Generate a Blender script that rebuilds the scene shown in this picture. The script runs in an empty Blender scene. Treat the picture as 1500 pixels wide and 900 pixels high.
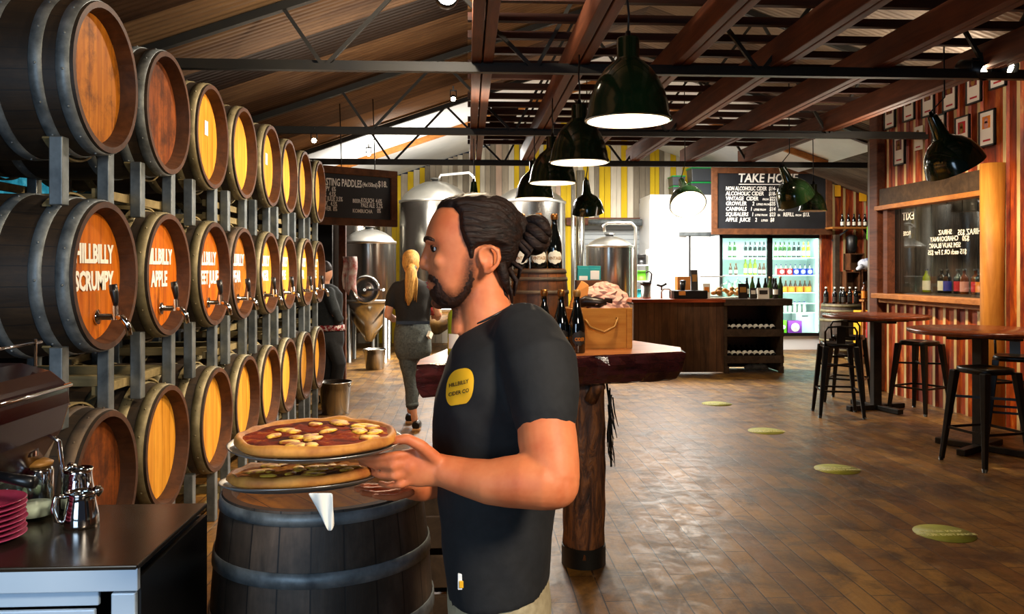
import bpy, bmesh, math, random
from mathutils import Vector, Matrix, Euler
random.seed(7)
PI = math.pi
SC = bpy.context.scene
COL = SC.collection

# ------------------------------------------------------------------ camera
CAM_H, FPX, YAW = 1.52, 1200.0, math.radians(3.1)
cam_d = bpy.data.cameras.new('camera')
cam = bpy.data.objects.new('camera', cam_d)
COL.objects.link(cam)
cam.location = (0, 0, CAM_H)
cam.rotation_euler = (PI / 2, 0, -YAW)
cam_d.sensor_width = 36.0
cam_d.lens = 36.0 * FPX / 1500.0
cam_d.shift_y = -55.0 / 1500.0
cam_d.clip_start = 0.05
SC.camera = cam

def at(u, v, Y):
    """point seen at photo pixel (u, v) lying at depth Y of the hall"""
    dx, dz = (u - 750.0) / FPX, (395.0 - v) / FPX
    d = Vector((math.sin(YAW) + math.cos(YAW) * dx, math.cos(YAW) - math.sin(YAW) * dx, dz))
    k = Y / d.y
    return Vector((d.x * k, Y, CAM_H + d.z * k))

# ------------------------------------------------------------------ view, world
SC.view_settings.view_transform = 'Standard'
SC.view_settings.look = 'None'
SC.view_settings.exposure = 0.0
SC.view_settings.gamma = 1.0
SC.view_settings.use_curve_mapping = False
SC.cycles.max_bounces = 8
SC.cycles.diffuse_bounces = 3
SC.cycles.glossy_bounces = 3
SC.cycles.transmission_bounces = 6
SC.cycles.transparent_max_bounces = 12
SC.cycles.sample_clamp_indirect = 4.0
w = bpy.data.worlds.new('world'); SC.world = w; w.use_nodes = True
w.node_tree.nodes['Background'].inputs[0].default_value = (0.55, 0.68, 1.0, 1)
w.node_tree.nodes['Background'].inputs[1].default_value = 0.03

WARM = (1.0, 0.76, 0.48); SOFT = (1.0, 0.86, 0.68); LAMP = (1.0, 0.79, 0.52); WHITE = (1.0, 0.94, 0.86); COOL = (0.55, 0.76, 1.0)
def area(name, loc, target, size, power, color, sy=None, spread=PI):
    d = bpy.data.lights.new(name, 'AREA'); d.energy = power; d.color = color
    d.shape = 'RECTANGLE'; d.size = size; d.size_y = sy or size; d.spread = spread
    o = bpy.data.objects.new(name, d); COL.objects.link(o); o.location = loc
    o.rotation_euler = (Vector(target) - Vector(loc)).to_track_quat('-Z', 'Y').to_euler()
    return o
def spot(name, loc, target, power, color, angle=60, blend=0.5, radius=0.06):
    d = bpy.data.lights.new(name, 'SPOT'); d.energy = power; d.color = color
    d.spot_size = math.radians(angle); d.spot_blend = blend; d.shadow_soft_size = radius
    o = bpy.data.objects.new(name, d); COL.objects.link(o); o.location = loc
    o.rotation_euler = (Vector(target) - Vector(loc)).to_track_quat('-Z', 'Y').to_euler()
    return o
def point(name, loc, power, color, radius=0.06):
    d = bpy.data.lights.new(name, 'POINT'); d.energy = power; d.color = color; d.shadow_soft_size = radius
    o = bpy.data.objects.new(name, d); COL.objects.link(o); o.location = loc
    return o
# daylight from the open front of the hall, behind and left of the camera
area('daylight_front', (-1.5, -1.2, 1.6), (-0.9, 2.0, 0.9), 1.5, 62, COOL, 1.6)
# added warm fill for the waiter, behind and right of the camera
area('waiter_fill', (1.5, -0.5, 2.7), (0.0, 1.8, 1.3), 0.5, 24, SOFT, spread=math.radians(75))
# track spots trained on the barrel wall
for k, (y, ty, p) in enumerate([(3.0, 3.6, 230), (4.9, 5.0, 420), (6.55, 6.4, 760), (8.1, 7.8, 850)]):
    spot('track_spot', (1.25, y, 2.95), (-1.5, ty, 1.35), p, WARM if k < 2 else SOFT, 62, .7)
# brewery lighting under the white lined roof
area('brewery_light', (0.2, 13.6, 3.35), (0.2, 13.6, 0), 1.2, 600, WHITE, 1.6)
area('brewery_light', (3.4, 13.6, 3.3), (3.4, 14.2, 0), 1.2, 440, WHITE, 1.6)
area('ceiling_wash', (-1.0, 12.6, 2.5), (-1.0, 14.0, 5.0), 0.6, 90, WHITE)
# spots on the tin wall at the right
for y, p in ((9.4, 260), (8.3, 310), (7.2, 260)):
    spot('wall_spot', (3.58, y - .6, 2.95), (5.2, y, 1.55), p, WARM, 72, .8)
spot('alcove_spot', (5.9, 12.3, 3.2), (6.8, 14.6, 1.6), 120, SOFT, 80, .7)
point('shop_fill', (6.3, 8.4, 2.7), 60, SOFT, .1)  # added fill, brightens the room behind the glass
# glaring roof lamp at the top of the picture, and added bounce fill on the roof
point('roof_lamp_light', (-0.12, 4.85, 3.3), 150, SOFT, .05)
area('roof_fill', (-0.9, 7.2, 2.75), (-1.3, 7.2, 4.5), 0.5, 20, SOFT, 3.0)
area('roof_fill', (-0.9, 3.0, 2.9), (-1.3, 3.0, 4.5), 0.4, 9, SOFT, 2.0)
area('roof_fill', (4.6, 8.0, 3.05), (3.4, 8.0, 4.5), 0.3, 55, SOFT, 4.0)
spot('table_spot', (4.55, 5.9, 2.95), (4.3, 6.9, 0.6), 160, WARM, 60, .6)
spot('counter_fill', (2.9, 9.9, 3.0), (3.2, 11.8, .7), 130, SOFT, 70, .7)  # added to brighten the counter front, no fixture there
spot('certificate_spot', (4.25, 6.2, 2.98), (5.2, 8.6, 3.15), 70, SOFT, 60, .7)
spot('roof_lamp_beam', (-0.10, 4.6, 3.22), (0.1, 1.7, 1.6), 320, WARM, 26, .5, .05)
# ------------------------------------------------------------------ mesh helpers
class MB:
    """collects shapes, then links them as ONE mesh object"""
    def __init__(s):
        s.v, s.f, s.m, s.s = [], [], [], []
    def add(s, vs, fs, mi=0, smooth=False, mtx=None):
        b = len(s.v)
        if mtx is not None: vs = [mtx @ Vector(q) for q in vs]
        s.v += [tuple(q) for q in vs]
        for f in fs:
            s.f.append([b + i for i in f]); s.m.append(mi); s.s.append(smooth)
        return s
    def box(s, c, d, mi=0, mtx=None, rot=None):
        x, y, z = d[0] / 2, d[1] / 2, d[2] / 2
        vs = [Vector((i * x, j * y, k * z)) for i in (-1, 1) for j in (-1, 1) for k in (-1, 1)]
        if rot: 
            R = Euler(rot).to_matrix(); vs = [R @ q for q in vs]
        vs = [q + Vector(c) for q in vs]
        return s.add(vs, [(0, 1, 3, 2), (4, 6, 7, 5), (0, 4, 5, 1), (2, 3, 7, 6), (0, 2, 6, 4), (1, 5, 7, 3)], mi, False, mtx)
    def bar(s, p0, p1, w, h, mi=0, up=(0, 0, 1)):
        p0, p1 = Vector(p0), Vector(p1); d = (p1 - p0); L = d.length; d.normalize()
        u = Vector(up)
        if abs(d.dot(u)) > .98: u = Vector((0, 1, 0))
        a = d.cross(u).normalized(); b = a.cross(d).normalized()
        M = Matrix((a, d, b)).transposed().to_4x4(); M.translation = (p0 + p1) / 2
        return s.box((0, 0, 0), (w, L, h), mi, M)
    def lathe(s, prof, n=32, mi=0, mtx=None, smooth=True, closed=False):
        """prof: (r, z) pairs; r = 0 closes to a point"""
        vs, fs, rings = [], [], []
        for r, z in prof:
            if r < 1e-6:
                rings.append([len(vs)]); vs.append((0, 0, z))
            else:
                rings.append(list(range(len(vs), len(vs) + n)))
                vs += [(r * math.cos(2 * PI * i / n), r * math.sin(2 * PI * i / n), z) for i in range(n)]
        pr = list(zip(rings, rings[1:]))
        if closed: pr.append((rings[-1], rings[0]))
        for a, b in pr:
            for i in range(n):
                j = (i + 1) % n
                if len(a) == 1 and len(b) == 1: continue
                if len(a) == 1: fs.append((a[0], b[j], b[i]))
                elif len(b) == 1: fs.append((a[i], a[j], b[0]))
                else: fs.append((a[i], a[j], b[j], b[i]))
        return s.add(vs, fs, mi, smooth, mtx)
    def cyl(s, p0, p1, r0, r1=None, n=16, mi=0, smooth=True):
        r1 = r0 if r1 is None else r1
        p0, p1 = Vector(p0), Vector(p1); d = p1 - p0
        M = d.to_track_quat('Z', 'Y').to_matrix().to_4x4(); M.translation = p0
        L = d.length
        return s.lathe([(0, 0), (r0, 0), (r0, 0), (r1, L), (r1, L), (0, L)], n, mi, M, smooth)
    def tube(s, pts, rad, n=10, mi=0, smooth=True, cap=True, asp=None):
        """sweep along pts; rad number or list; asp list of (a, b) flattening"""
        pts = [Vector(p) for p in pts]; N = len(pts)
        if not hasattr(rad, '__len__'): rad = [rad] * N
        T = []
        for i in range(N):
            t = pts[min(i + 1, N - 1)] - pts[max(i - 1, 0)]
            T.append(t.normalized() if t.length > 1e-9 else Vector((0, 0, 1)))
        u = Vector((0, 1, 0)) if abs(T[0].y) < .9 else Vector((1, 0, 0))
        a = (u - T[0] * u.dot(T[0])).normalized()
        vs, fs = [], []
        for i in range(N):
            a = (a - T[i] * a.dot(T[i])).normalized(); b = T[i].cross(a)
            ka, kb = asp[i] if asp else (1, 1)
            for k in range(n):
                t = 2 * PI * k / n
                vs.append(pts[i] + a * (math.cos(t) * rad[i] * ka) + b * (math.sin(t) * rad[i] * kb))
        for i in range(N - 1):
            for k in range(n):
                j = (k + 1) % n
                fs.append((i * n + k, i * n + j, (i + 1) * n + j, (i + 1) * n + k))
        if cap:
            fs.append(tuple(range(n - 1, -1, -1))); fs.append(tuple((N - 1) * n + k for k in range(n)))
        return s.add(vs, fs, mi, smooth)
    def ball(s, c, r, n=16, mi=0, mtx=None, rings=10):
        rr = r if hasattr(r, '__len__') else (r, r, r)
        prof = [(math.sin(PI * i / rings), -math.cos(PI * i / rings)) for i in range(rings + 1)]
        M = Matrix.Translation(Vector(c)) @ Matrix.Diagonal((rr[0], rr[1], rr[2], 1))
        if mtx is not None: M = mtx @ M
        return s.lathe(prof, n, mi, M)
    def prism(s, poly, d0, d1, axis='y', mi=0, smooth=False, mtx=None):
        """extrude a 2-D outline: axis y -> outline in (x, z); x -> (y, z); z -> (x, y)"""
        def P(q, d):
            return (q[0], d, q[1]) if axis == 'y' else (d, q[0], q[1]) if axis == 'x' else (q[0], q[1], d)
        n = len(poly)
        vs = [P(q, d0) for q in poly] + [P(q, d1) for q in poly]
        fs = [tuple(range(n)), tuple(range(2 * n - 1, n - 1, -1))] + [(i, n + i, n + (i + 1) % n, (i + 1) % n) for i in range(n)]
        return s.add(vs, fs, mi, smooth, mtx)
    def mesh(s, name):
        me = bpy.data.meshes.new(name)
        me.from_pydata(s.v, [], s.f)
        me.polygons.foreach_set('material_index', s.m)
        me.polygons.foreach_set('use_smooth', s.s)
        me.update()
        bm = bmesh.new(); bm.from_mesh(me)
        bmesh.ops.recalc_face_normals(bm, faces=bm.faces)
        bm.to_mesh(me); bm.free()
        return me
    def build(s, name, mats, parent=None, bevel=0, seg=2, loc=None, rot=None):
        me = s.mesh(name)
        for q in (mats if isinstance(mats, (list, tuple)) else [mats]): me.materials.append(q)
        o = bpy.data.objects.new(name, me); COL.objects.link(o)
        if parent is not None: o.parent = parent
        if loc: o.location = loc
        if rot: o.rotation_euler = rot
        if bevel:
            b = o.modifiers.new('bevel', 'BEVEL'); b.width = bevel; b.segments = seg
            b.limit_method = 'ANGLE'; b.angle_limit = math.radians(35)
        return o

def tag(o, label, cat, group=None, kind=None):
    if label: o['label'] = label
    if cat: o['category'] = cat
    if group: o['group'] = group
    if kind: o['kind'] = kind
    return o
def struct(o):
    o['kind'] = 'structure'; return o
def thing(name, label, cat, loc=(0, 0, 0), rz=0.0, group=None, rot=None):
    o = bpy.data.objects.new(name, None); COL.objects.link(o)
    o.empty_display_size = .1
    o.location = loc; o.rotation_euler = rot or (0, 0, rz)
    return tag(o, label, cat, group)
KIDS = {}
def dup(o, loc, label, rz=None, group=None, rot=None, parent=None):
    """a thing with its parts and their sub-parts, sharing mesh data"""
    c = o.copy(); COL.objects.link(c)
    if parent is not None: c.parent = parent
    if loc is not None: c.location = loc
    if rz is not None: c.rotation_euler = (0, 0, rz)
    if rot is not None: c.rotation_euler = rot
    if label: c['label'] = label
    if group: c['group'] = group
    if o.name not in KIDS: KIDS[o.name] = [q for q in bpy.data.objects if q.parent == o]
    for k in KIDS[o.name]: dup(k, None, None, parent=c)
    return c
def paint(root, name, material):
    """give one named part of a copied thing another material"""
    for q in bpy.data.objects:
        if q.parent == root and q.name.split('.')[0] == name:
            q.data = q.data.copy(); q.data.materials.clear(); q.data.materials.append(material)

def text_mesh(body, size, bold=0.0, align='CENTER', shear=0.0, depth=0.0012, space=1.0, mirror=False, width=1.0):
    cu = bpy.data.curves.new('lettering', 'FONT'); cu.body = body; cu.size = size
    cu.align_x = align; cu.align_y = 'CENTER'; cu.offset = bold * size; cu.shear = shear; cu.extrude = depth
    cu.space_character = space; cu.resolution_u = 2
    o = bpy.data.objects.new('lettering', cu); COL.objects.link(o)
    dg = bpy.context.evaluated_depsgraph_get()
    me = bpy.data.meshes.new_from_object(o.evaluated_get(dg))
    bpy.data.objects.remove(o); bpy.data.curves.remove(cu)
    me.transform(Matrix.Diagonal((-width if mirror else width, 1, 1, 1)))
    if mirror: me.flip_normals()
    return me
def text_obj(name, items, material, parent=None, frame=None):
    """items: (body, x, y, size, kwargs); laid out in one plane, one object per line"""
    out = []
    for body, x, y, size, kw in items:
        me = text_mesh(body, size, **kw); me.transform(Matrix.Translation((x, y, 0))); me.name = name
        me.materials.clear(); me.materials.append(material)
        o = bpy.data.objects.new(name, me); COL.objects.link(o)
        if parent is not None: o.parent = parent
        if frame is not None: me.transform(frame)
        out.append(o)
    return out
def basis(origin, ex, ey):
    ex, ey = Vector(ex).normalized(), Vector(ey).normalized(); ez = ex.cross(ey)
    M = Matrix((ex, ey, ez)).transposed().to_4x4(); M.translation = Vector(origin); return M
def remeshed(name, mb, voxel, mats, parent=None, smooth=4, post=None):
    """fuse the collected shapes into one continuous surface"""
    me = mb.mesh(name); o = bpy.data.objects.new(name, me); COL.objects.link(o)
    r = o.modifiers.new('r', 'REMESH'); r.mode = 'VOXEL'; r.voxel_size = voxel
    if smooth:
        s = o.modifiers.new('s', 'SMOOTH'); s.iterations = smooth; s.factor = .5
    dg = bpy.context.evaluated_depsgraph_get()
    m2 = bpy.data.meshes.new_from_object(o.evaluated_get(dg))
    bpy.data.objects.remove(o); bpy.data.meshes.remove(me)
    m2.name = name
    if post:
        for q in m2.vertices: q.co = post(q.co.copy())
    m2.polygons.foreach_set('use_smooth', [True] * len(m2.polygons)); m2.update()
    m2.materials.clear()
    for q in (mats if isinstance(mats, (list, tuple)) else [mats]): m2.materials.append(q)
    o = bpy.data.objects.new(name, m2); COL.objects.link(o)
    if parent is not None: o.parent = parent
    return o

# ------------------------------------------------------------------ materials
def rgb(h):
    h = h.lstrip('#'); c = [int(h[i:i + 2], 16) / 255 for i in (0, 2, 4)]
    return tuple(x / 12.92 if x <= .04045 else ((x + .055) / 1.055) ** 2.4 for x in c) + (1,)
class NT:
    def __init__(s, name):
        s.mat = bpy.data.materials.new(name); s.mat.use_nodes = True
        s.t = s.mat.node_tree; s.b = s.t.nodes['Principled BSDF']
    def n(s, typ, **kw):
        q = s.t.nodes.new(typ)
        for k, v in kw.items(): setattr(q, k, v)
        return q
    def l(s, a, b): s.t.links.new(a, b)
    def math(s, op, a, b=None):
        q = s.n('ShaderNodeMath', operation=op)
        for i, x in enumerate((a, b)):
            if x is None: continue
            if isinstance(x, (int, float)): q.inputs[i].default_value = x
            else: s.l(x, q.inputs[i])
        return q.outputs[0]
    def coords(s, scale=(1, 1, 1), rot=(0, 0, 0), rnd=True):
        c = s.n('ShaderNodeTexCoord').outputs['Object']
        if rnd:
            oi = s.n('ShaderNodeObjectInfo'); 
            k = s.n('ShaderNodeVectorMath', operation='SCALE'); k.inputs[0].default_value = (17, 29, 23); s.l(oi.outputs['Random'], k.inputs['Scale'])
            a = s.n('ShaderNodeVectorMath', operation='ADD'); s.l(c, a.inputs[0]); s.l(k.outputs[0], a.inputs[1]); c = a.outputs[0]
        m = s.n('ShaderNodeMapping'); m.inputs['Scale'].default_value = scale; m.inputs['Rotation'].default_value = rot
        s.l(c, m.inputs[0]); return m.outputs[0]
    def noise(s, vec, scale, detail=4, rough=.6, dist=0):
        q = s.n('ShaderNodeTexNoise'); q.inputs['Scale'].default_value = scale; q.inputs['Detail'].default_value = detail
        q.inputs['Roughness'].default_value = rough; q.inputs['Distortion'].default_value = dist; s.l(vec, q.inputs['Vector']); return q.outputs['Fac']
    def ramp(s, fac, stops):
        q = s.n('ShaderNodeValToRGB'); e = q.color_ramp.elements
        while len(e) < len(stops): e.new(.5)
        for k, (p, c) in enumerate(stops): e[k].position = p; e[k].color = c if len(c) == 4 else (*c, 1)
        s.l(fac, q.inputs[0]); return q.outputs[0]
    def mix(s, fac, a, b, mode='MIX'):
        q = s.n('ShaderNodeMix', data_type='RGBA', blend_type=mode)
        for i, x in ((0, fac), (6, a), (7, b)):
            if isinstance(x, (int, float)): q.inputs[i].default_value = x
            elif isinstance(x, tuple): q.inputs[i].default_value = x
            else: s.l(x, q.inputs[i])
        return q.outputs[2]
    def base(s, c):
        if isinstance(c, tuple): s.b.inputs['Base Color'].default_value = c
        else: s.l(c, s.b.inputs['Base Color'])
    def set(s, **kw):
        for k, v in kw.items():
            k = k.replace('_', ' ')
            if isinstance(v, (int, float, tuple)): s.b.inputs[k].default_value = v
            else: s.l(v, s.b.inputs[k])
    def bump(s, h, strength=.3, dist=.01):
        q = s.n('ShaderNodeBump'); q.inputs['Strength'].default_value = strength; q.inputs['Distance'].default_value = dist
        s.l(h, q.inputs['Height']); s.l(q.outputs[0], s.b.inputs['Normal'])

def plain(name, c, rough=.5, metal=0, c2=None, scale=6, stretch=(1, 1, 1), bump=0, spec=None, lo=.3, hi=.7, detail=4):
    t = NT(name); c = rgb(c) if isinstance(c, str) else c
    if c2 is not None:
        c2 = rgb(c2) if isinstance(c2, str) else c2
        f = t.noise(t.coords(stretch), scale, detail)
        t.base(t.ramp(f, [(lo, c), (hi, c2)]))
        if bump: t.bump(f, bump)
    else: t.base(c)
    t.set(Roughness=rough, Metallic=metal)
    if spec is not None: t.b.inputs['Specular IOR Level'].default_value = spec
    return t.mat
def glow(name, c, power):
    t = NT(name); c = rgb(c) if isinstance(c, str) else c
    t.base(c); t.b.inputs['Emission Color'].default_value = c; t.b.inputs['Emission Strength'].default_value = power
    return t.mat
def wood(name, dark, light, grain=(1, 1, 12), rough=.6, scale=3, plank=None, bump=.25, seam=.02, tone=.45, spec=.3):
    """grain: stretched noise; plank = (axis index, width) draws board seams and board tones"""
    t = NT(name); v = t.coords(grain)
    f = t.noise(v, scale, 6, .65, .6); g = t.noise(t.coords((1, 1, 1)), 2.2, 3)
    c = t.ramp(f, [(.25, rgb(dark)), (.72, rgb(light))])
    c = t.mix(t.ramp(g, [(.35, (0, 0, 0)), (.75, (.55, .55, .55))]), c, rgb(dark))
    h = f
    if plank:
        sep = t.n('ShaderNodeSeparateXYZ'); t.l(t.n('ShaderNodeTexCoord').outputs['Object'], sep.inputs[0])
        q = t.math('DIVIDE', sep.outputs[plank[0]], plank[1]); fl = t.math('FLOOR', q); fr = t.math('FRACT', q)
        wn = t.n('ShaderNodeTexWhiteNoise', noise_dimensions='1D'); t.l(fl, wn.inputs['W'])
        c = t.mix(tone, c, t.ramp(wn.outputs['Value'], [(0, (.35, .3, .26)), (1, (1, .95, .9))]), 'MULTIPLY')
        e = t.math('MINIMUM', fr, t.math('SUBTRACT', 1, fr)); line = t.math('LESS_THAN', e, seam)
        c = t.mix(line, c, (.012, .008, .005, 1)); h = t.math('SUBTRACT', f, t.math('MULTIPLY', line, 2))
    t.base(c); t.set(Roughness=rough); t.b.inputs['Specular IOR Level'].default_value = spec
    if bump: t.bump(h, bump, .004)
    return t.mat
def glass(name, tint=(1, 1, 1, 1), rough=.02, gloss=.12, fres=1.45):
    t = NT(name); t.t.nodes.remove(t.b); out = t.t.nodes['Material Output']
    tr = t.n('ShaderNodeBsdfTransparent'); tr.inputs[0].default_value = tint
    gl = t.n('ShaderNodeBsdfGlossy'); gl.inputs['Roughness'].default_value = rough
    lw = t.n('ShaderNodeLayerWeight'); lw.inputs[0].default_value = .5; fo = t.math('ADD', .04, t.math('MULTIPLY', t.math('POWER', lw.outputs['Facing'], 4.0), .8))
    mx = t.n('ShaderNodeMixShader'); t.l(fo, mx.inputs[0]); t.l(tr.outputs[0], mx.inputs[1]); t.l(gl.outputs[0], mx.inputs[2])
    t.l(mx.outputs[0], out.inputs['Surface']); return t.mat

M = {}
M['steel'] = plain('galvanised_steel', '#5d6468', .42, .75, '#8d9496', 9, bump=.05)
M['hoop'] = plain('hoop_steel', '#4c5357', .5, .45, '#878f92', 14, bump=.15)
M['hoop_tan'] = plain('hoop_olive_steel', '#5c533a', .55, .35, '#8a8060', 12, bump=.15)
M['hoop_rust'] = plain('hoop_rusty_steel', '#38302a', .6, .3, '#6d5a46', 10, bump=.2)
M['stainless'] = plain('stainless_steel', '#a9a59c', .2, 1, '#c9c6bd', 2, (1, 1, .1))
M['stainless_satin'] = plain('satin_stainless', '#b9b7b0', .32, 1, '#d2d0c8', 3)
M['chrome'] = plain('chrome', '#d9d9d9', .08, 1)
M['black'] = plain('black_paint', '#0d0d0e', .38)
M['black_plastic'] = plain('black_plastic', '#111113', .3)
M['iron'] = plain('dark_iron', '#15130f', .5, .6, '#2a251e', 5)
M['truss'] = plain('truss_paint', '#100e09', .6, 0, '#1f1b11', 4)
M['white'] = plain('white_paint', '#e9e9e6', .5)
M['paper'] = plain('white_paper', '#eeeae0', .8)
M['green_enamel'] = plain('green_enamel', '#0d1d0f', .12, 0, '#142a14', 3, spec=.6)
M['white_enamel'] = plain('white_enamel', '#f4efe2', .3)
M['bulb'] = glow('lit_bulb', '#ffe9c4', 40)
M['spot_bulb'] = glow('lit_spot_bulb', '#fff0d0', 60)
M['chalk'] = plain('chalk_paint', '#f2efe6', .8)
M['cork'] = plain('gold_foil', '#8a5a2a', .35, .8)
M['dark_glass'] = plain('dark_bottle_glass', '#070a0b', .06, 0, spec=.9)
M['green_glass'] = plain('green_bottle_glass', '#2c4a14', .08, 0, spec=.8)
M['lime_glass'] = plain('lime_bottle_glass', '#8a9a1c', .08, 0, spec=.8)
M['amber_glass'] = plain('amber_bottle_glass', '#5a2a08', .08, 0, spec=.8)
M['clear_glass'] = glass('clear_glass', (.9, .95, .92, 1))
M['pane'] = glass('window_pane', (.86, .88, .86, 1), fres=1.5)
M['label_white'] = plain('white_label', '#e8e2d2', .7)
M['label_gold'] = plain('gold_label', '#a07030', .45, .2)
M['label_dark'] = plain('dark_label', '#2a2118', .6)
for k, c in dict(red='#b3121f', yellow='#e2a512', green='#5cb51c', blue='#1c2f9c', orange='#d97c10', teal='#1d8f94', purple='#9a3cc0', lime='#7fd62a', pink='#c98d84').items():
    M[k] = plain(k + '_print', c, .55)
M['beam'] = wood('rusty_timber', '#3a1c0e', '#744026', (14, 1, 14), .65, 1.2, bump=.3)
M['batten'] = wood('dark_batten', '#1d0f08', '#4a2415', (1, 12, 12), .7, 1.5)
M['post_wood'] = wood('honey_post', '#8a5212', '#c98a3a', (9, 9, .8), .55, 1.4)
M['frame_wood'] = wood('brown_frame_wood', '#3a2110', '#744525', (3, 3, 3), .6, 3)
M['honey'] = wood('honey_timber', '#7d4a16', '#b8793a', (4, 4, 12), .55, 2)
M['old_timber'] = wood('weathered_timber', '#241a12', '#54402c', (4, 4, 4), .75, 3)
M['table_top'] = wood('oiled_table_top', '#4a1c0a', '#8c4420', (10, 1, 1), .25, 2, spec=.5)
M['rack_wood'] = wood('racking_timber', '#544a2e', '#988860', (1, 8, 8), .7, 2)
M['pine'] = wood('pine_crate_wood', '#a8641c', '#d69a48', (1, 1, 9), .5, 2.5)
# ------------------------------------------------------------------ room shell
def mat_floor():
    t = NT('floor_boards')
    co = t.n('ShaderNodeTexCoord').outputs['Object']
    m = t.n('ShaderNodeMapping'); m.inputs['Rotation'].default_value = (0, 0, PI / 2); t.l(co, m.inputs[0])
    b = t.n('ShaderNodeTexBrick'); t.l(m.outputs[0], b.inputs['Vector'])
    b.offset = .5; b.inputs['Scale'].default_value = 1.0; b.inputs['Brick Width'].default_value = .62; b.inputs['Row Height'].default_value = .125
    b.inputs['Mortar Size'].default_value = .0035; b.inputs['Mortar Smooth'].default_value = .2; b.inputs['Bias'].default_value = 0
    b.inputs['Color1'].default_value = rgb('#7a5222'); b.inputs['Color2'].default_value = rgb('#9e7432'); b.inputs['Mortar'].default_value = rgb('#1c120a')
    g = t.n('ShaderNodeMapping'); g.inputs['Scale'].default_value = (9, 1.2, 1); t.l(co, g.inputs[0])
    f = t.noise(g.outputs[0], 2.5, 6, .7, .4)
    c = t.mix(.55, b.outputs['Color'], t.ramp(f, [(.3, (.28, .25, .22)), (.7, (1, .96, .9))]), 'MULTIPLY')
    st = t.noise(co, 2.3, 7, .75, .6); c = t.mix(t.ramp(st, [(.44, (0, 0, 0)), (.6, (.8, .8, .8))]), c, rgb('#2c1c10'))
    sc = t.noise(co, 7, 6, .75, 1.0); c = t.mix(t.ramp(sc, [(.6, (0, 0, 0)), (.68, (.35, .35, .35))]), c, rgb('#a88b66'))
    t.base(c); t.set(Roughness=t.ramp(sc, [(.3, (.30, .30, .30)), (.7, (.6, .6, .6))])); t.b.inputs['Specular IOR Level'].default_value = .45
    t.bump(t.math('SUBTRACT', t.math('MULTIPLY', f, .5), t.math('MULTIPLY', b.outputs['Fac'], 1.2)), .45, .004)
    return t.mat
def mat_roof(name, a, b_, c_):
    t = NT(name); co = t.n('ShaderNodeTexCoord').outputs['Object']
    s = t.n('ShaderNodeSeparateXYZ'); t.l(co, s.inputs[0])
    fl = t.math('FLOOR', t.math('DIVIDE', s.outputs[1], .70)); seg = t.math('FLOOR', t.math('DIVIDE', s.outputs[0], 90.0))
    wn = t.n('ShaderNodeTexWhiteNoise', noise_dimensions='2D'); cb = t.n('ShaderNodeCombineXYZ'); t.l(fl, cb.inputs[0]); t.l(seg, cb.inputs[1]); t.l(cb.outputs[0], wn.inputs['Vector'])
    m = t.n('ShaderNodeMapping'); m.inputs['Scale'].default_value = (.5, 3.5, 1); t.l(co, m.inputs[0])
    f = t.noise(m.outputs[0], 1.6, 5, .65)
    k = t.math('ADD', t.math('MULTIPLY', wn.outputs['Value'], .5), t.math('MULTIPLY', f, .5))
    t.base(t.ramp(k, [(.3, rgb(a)), (.5, rgb(b_)), (.72, rgb(c_))])); t.set(Roughness=.5, Metallic=.25); return t.mat
def mat_rust(name='rusty_tin'):
    t = NT(name); v = t.coords((2, 2, .5), rnd=False); f = t.noise(v, 2.5, 6, .7, .5); g = t.noise(t.coords((6, 6, .8), rnd=False), 3, 5)
    c = t.ramp(f, [(.25, rgb('#4a170a')), (.46, rgb('#8c3210')), (.6, rgb('#b85414')), (.7, rgb('#d8a04c'))])
    c = t.mix(t.ramp(g, [(.45, (0, 0, 0)), (.62, (.6, .6, .6))]), c, rgb('#3a140a'))
    t.base(c); t.set(Roughness=.5, Metallic=.2); t.bump(f, .2, .004); return t.mat
M['floor'] = mat_floor()
M['roof_brown'] = mat_roof('brown_roof_tin', '#22140d', '#573c28', '#94724e')
M['roof_dark'] = mat_roof('grey_roof_tin', '#3a3028', '#6a5c50', '#8c7c6a')
M['roof_white'] = plain('white_roof_lining', '#dfe3e4', .5, 0, '#c3cacd', 1.2)
M['rust'] = mat_rust()
M['rib'] = plain('pale_tin_rib', '#d6c08c', .4, .1, '#a8844c', 3, (4, 4, .6), bump=.1)
M['dark_wall'] = wood('dark_wall_boards', '#0f0a07', '#2c1e14', (6, 6, .7), .7, 2, plank=(1, .2))
M['coldroom'] = plain('coldroom_panel', '#e6e8e8', .35)
M['tarp'] = plain('blue_translucent_sheet', '#1c6b80', .6, 0, '#3fa9b8', 12, bump=.2)
t = NT('daylit_blue_sheet'); f = t.noise(t.coords((1, 1, 1), rnd=False), 9, 6, .75)
t.base((.02, .08, .1, 1)); t.b.inputs['Emission Strength'].default_value = .9
t.l(t.ramp(f, [(.3, rgb('#08303c')), (.55, rgb('#2a8aa0')), (.75, rgb('#7cc8cc'))]), t.b.inputs['Emission Color']); M['daylit'] = t.mat

XL, XR, YB, YF = -2.75, 7.6, 17.0, -3.0      # left wall, far right wall, back wall, open front
RX, RZ, PITCH = 2.2, 4.72, .344              # ridge and roof pitch
def roof_z(x): return RZ - abs(x - RX) * PITCH
struct(MB().box(((XL + XR) / 2, 7, -.1), (XR - XL + .4, 20.4, .2)).build('floor', M['floor']))
def corr_roof(name, x0, x1, y0, y1, mat_, amp=.015, per=.076):
    m = MB(); n = int((y1 - y0) / (per / 4)); vs = []
    for i in range(n + 1):
        y = y0 + i * per / 4; dz = amp * math.sin(2 * PI * y / per)
        vs += [(x0, y, roof_z(x0) + dz), (x1, y, roof_z(x1) + dz)]
    m.add(vs, [(2 * i, 2 * i + 1, 2 * i + 3, 2 * i + 2) for i in range(n)], 0, True)
    return struct(m.build(name, mat_))
corr_roof('ceiling', XL - .2, RX, YF, 11.6, M['roof_brown'])
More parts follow.
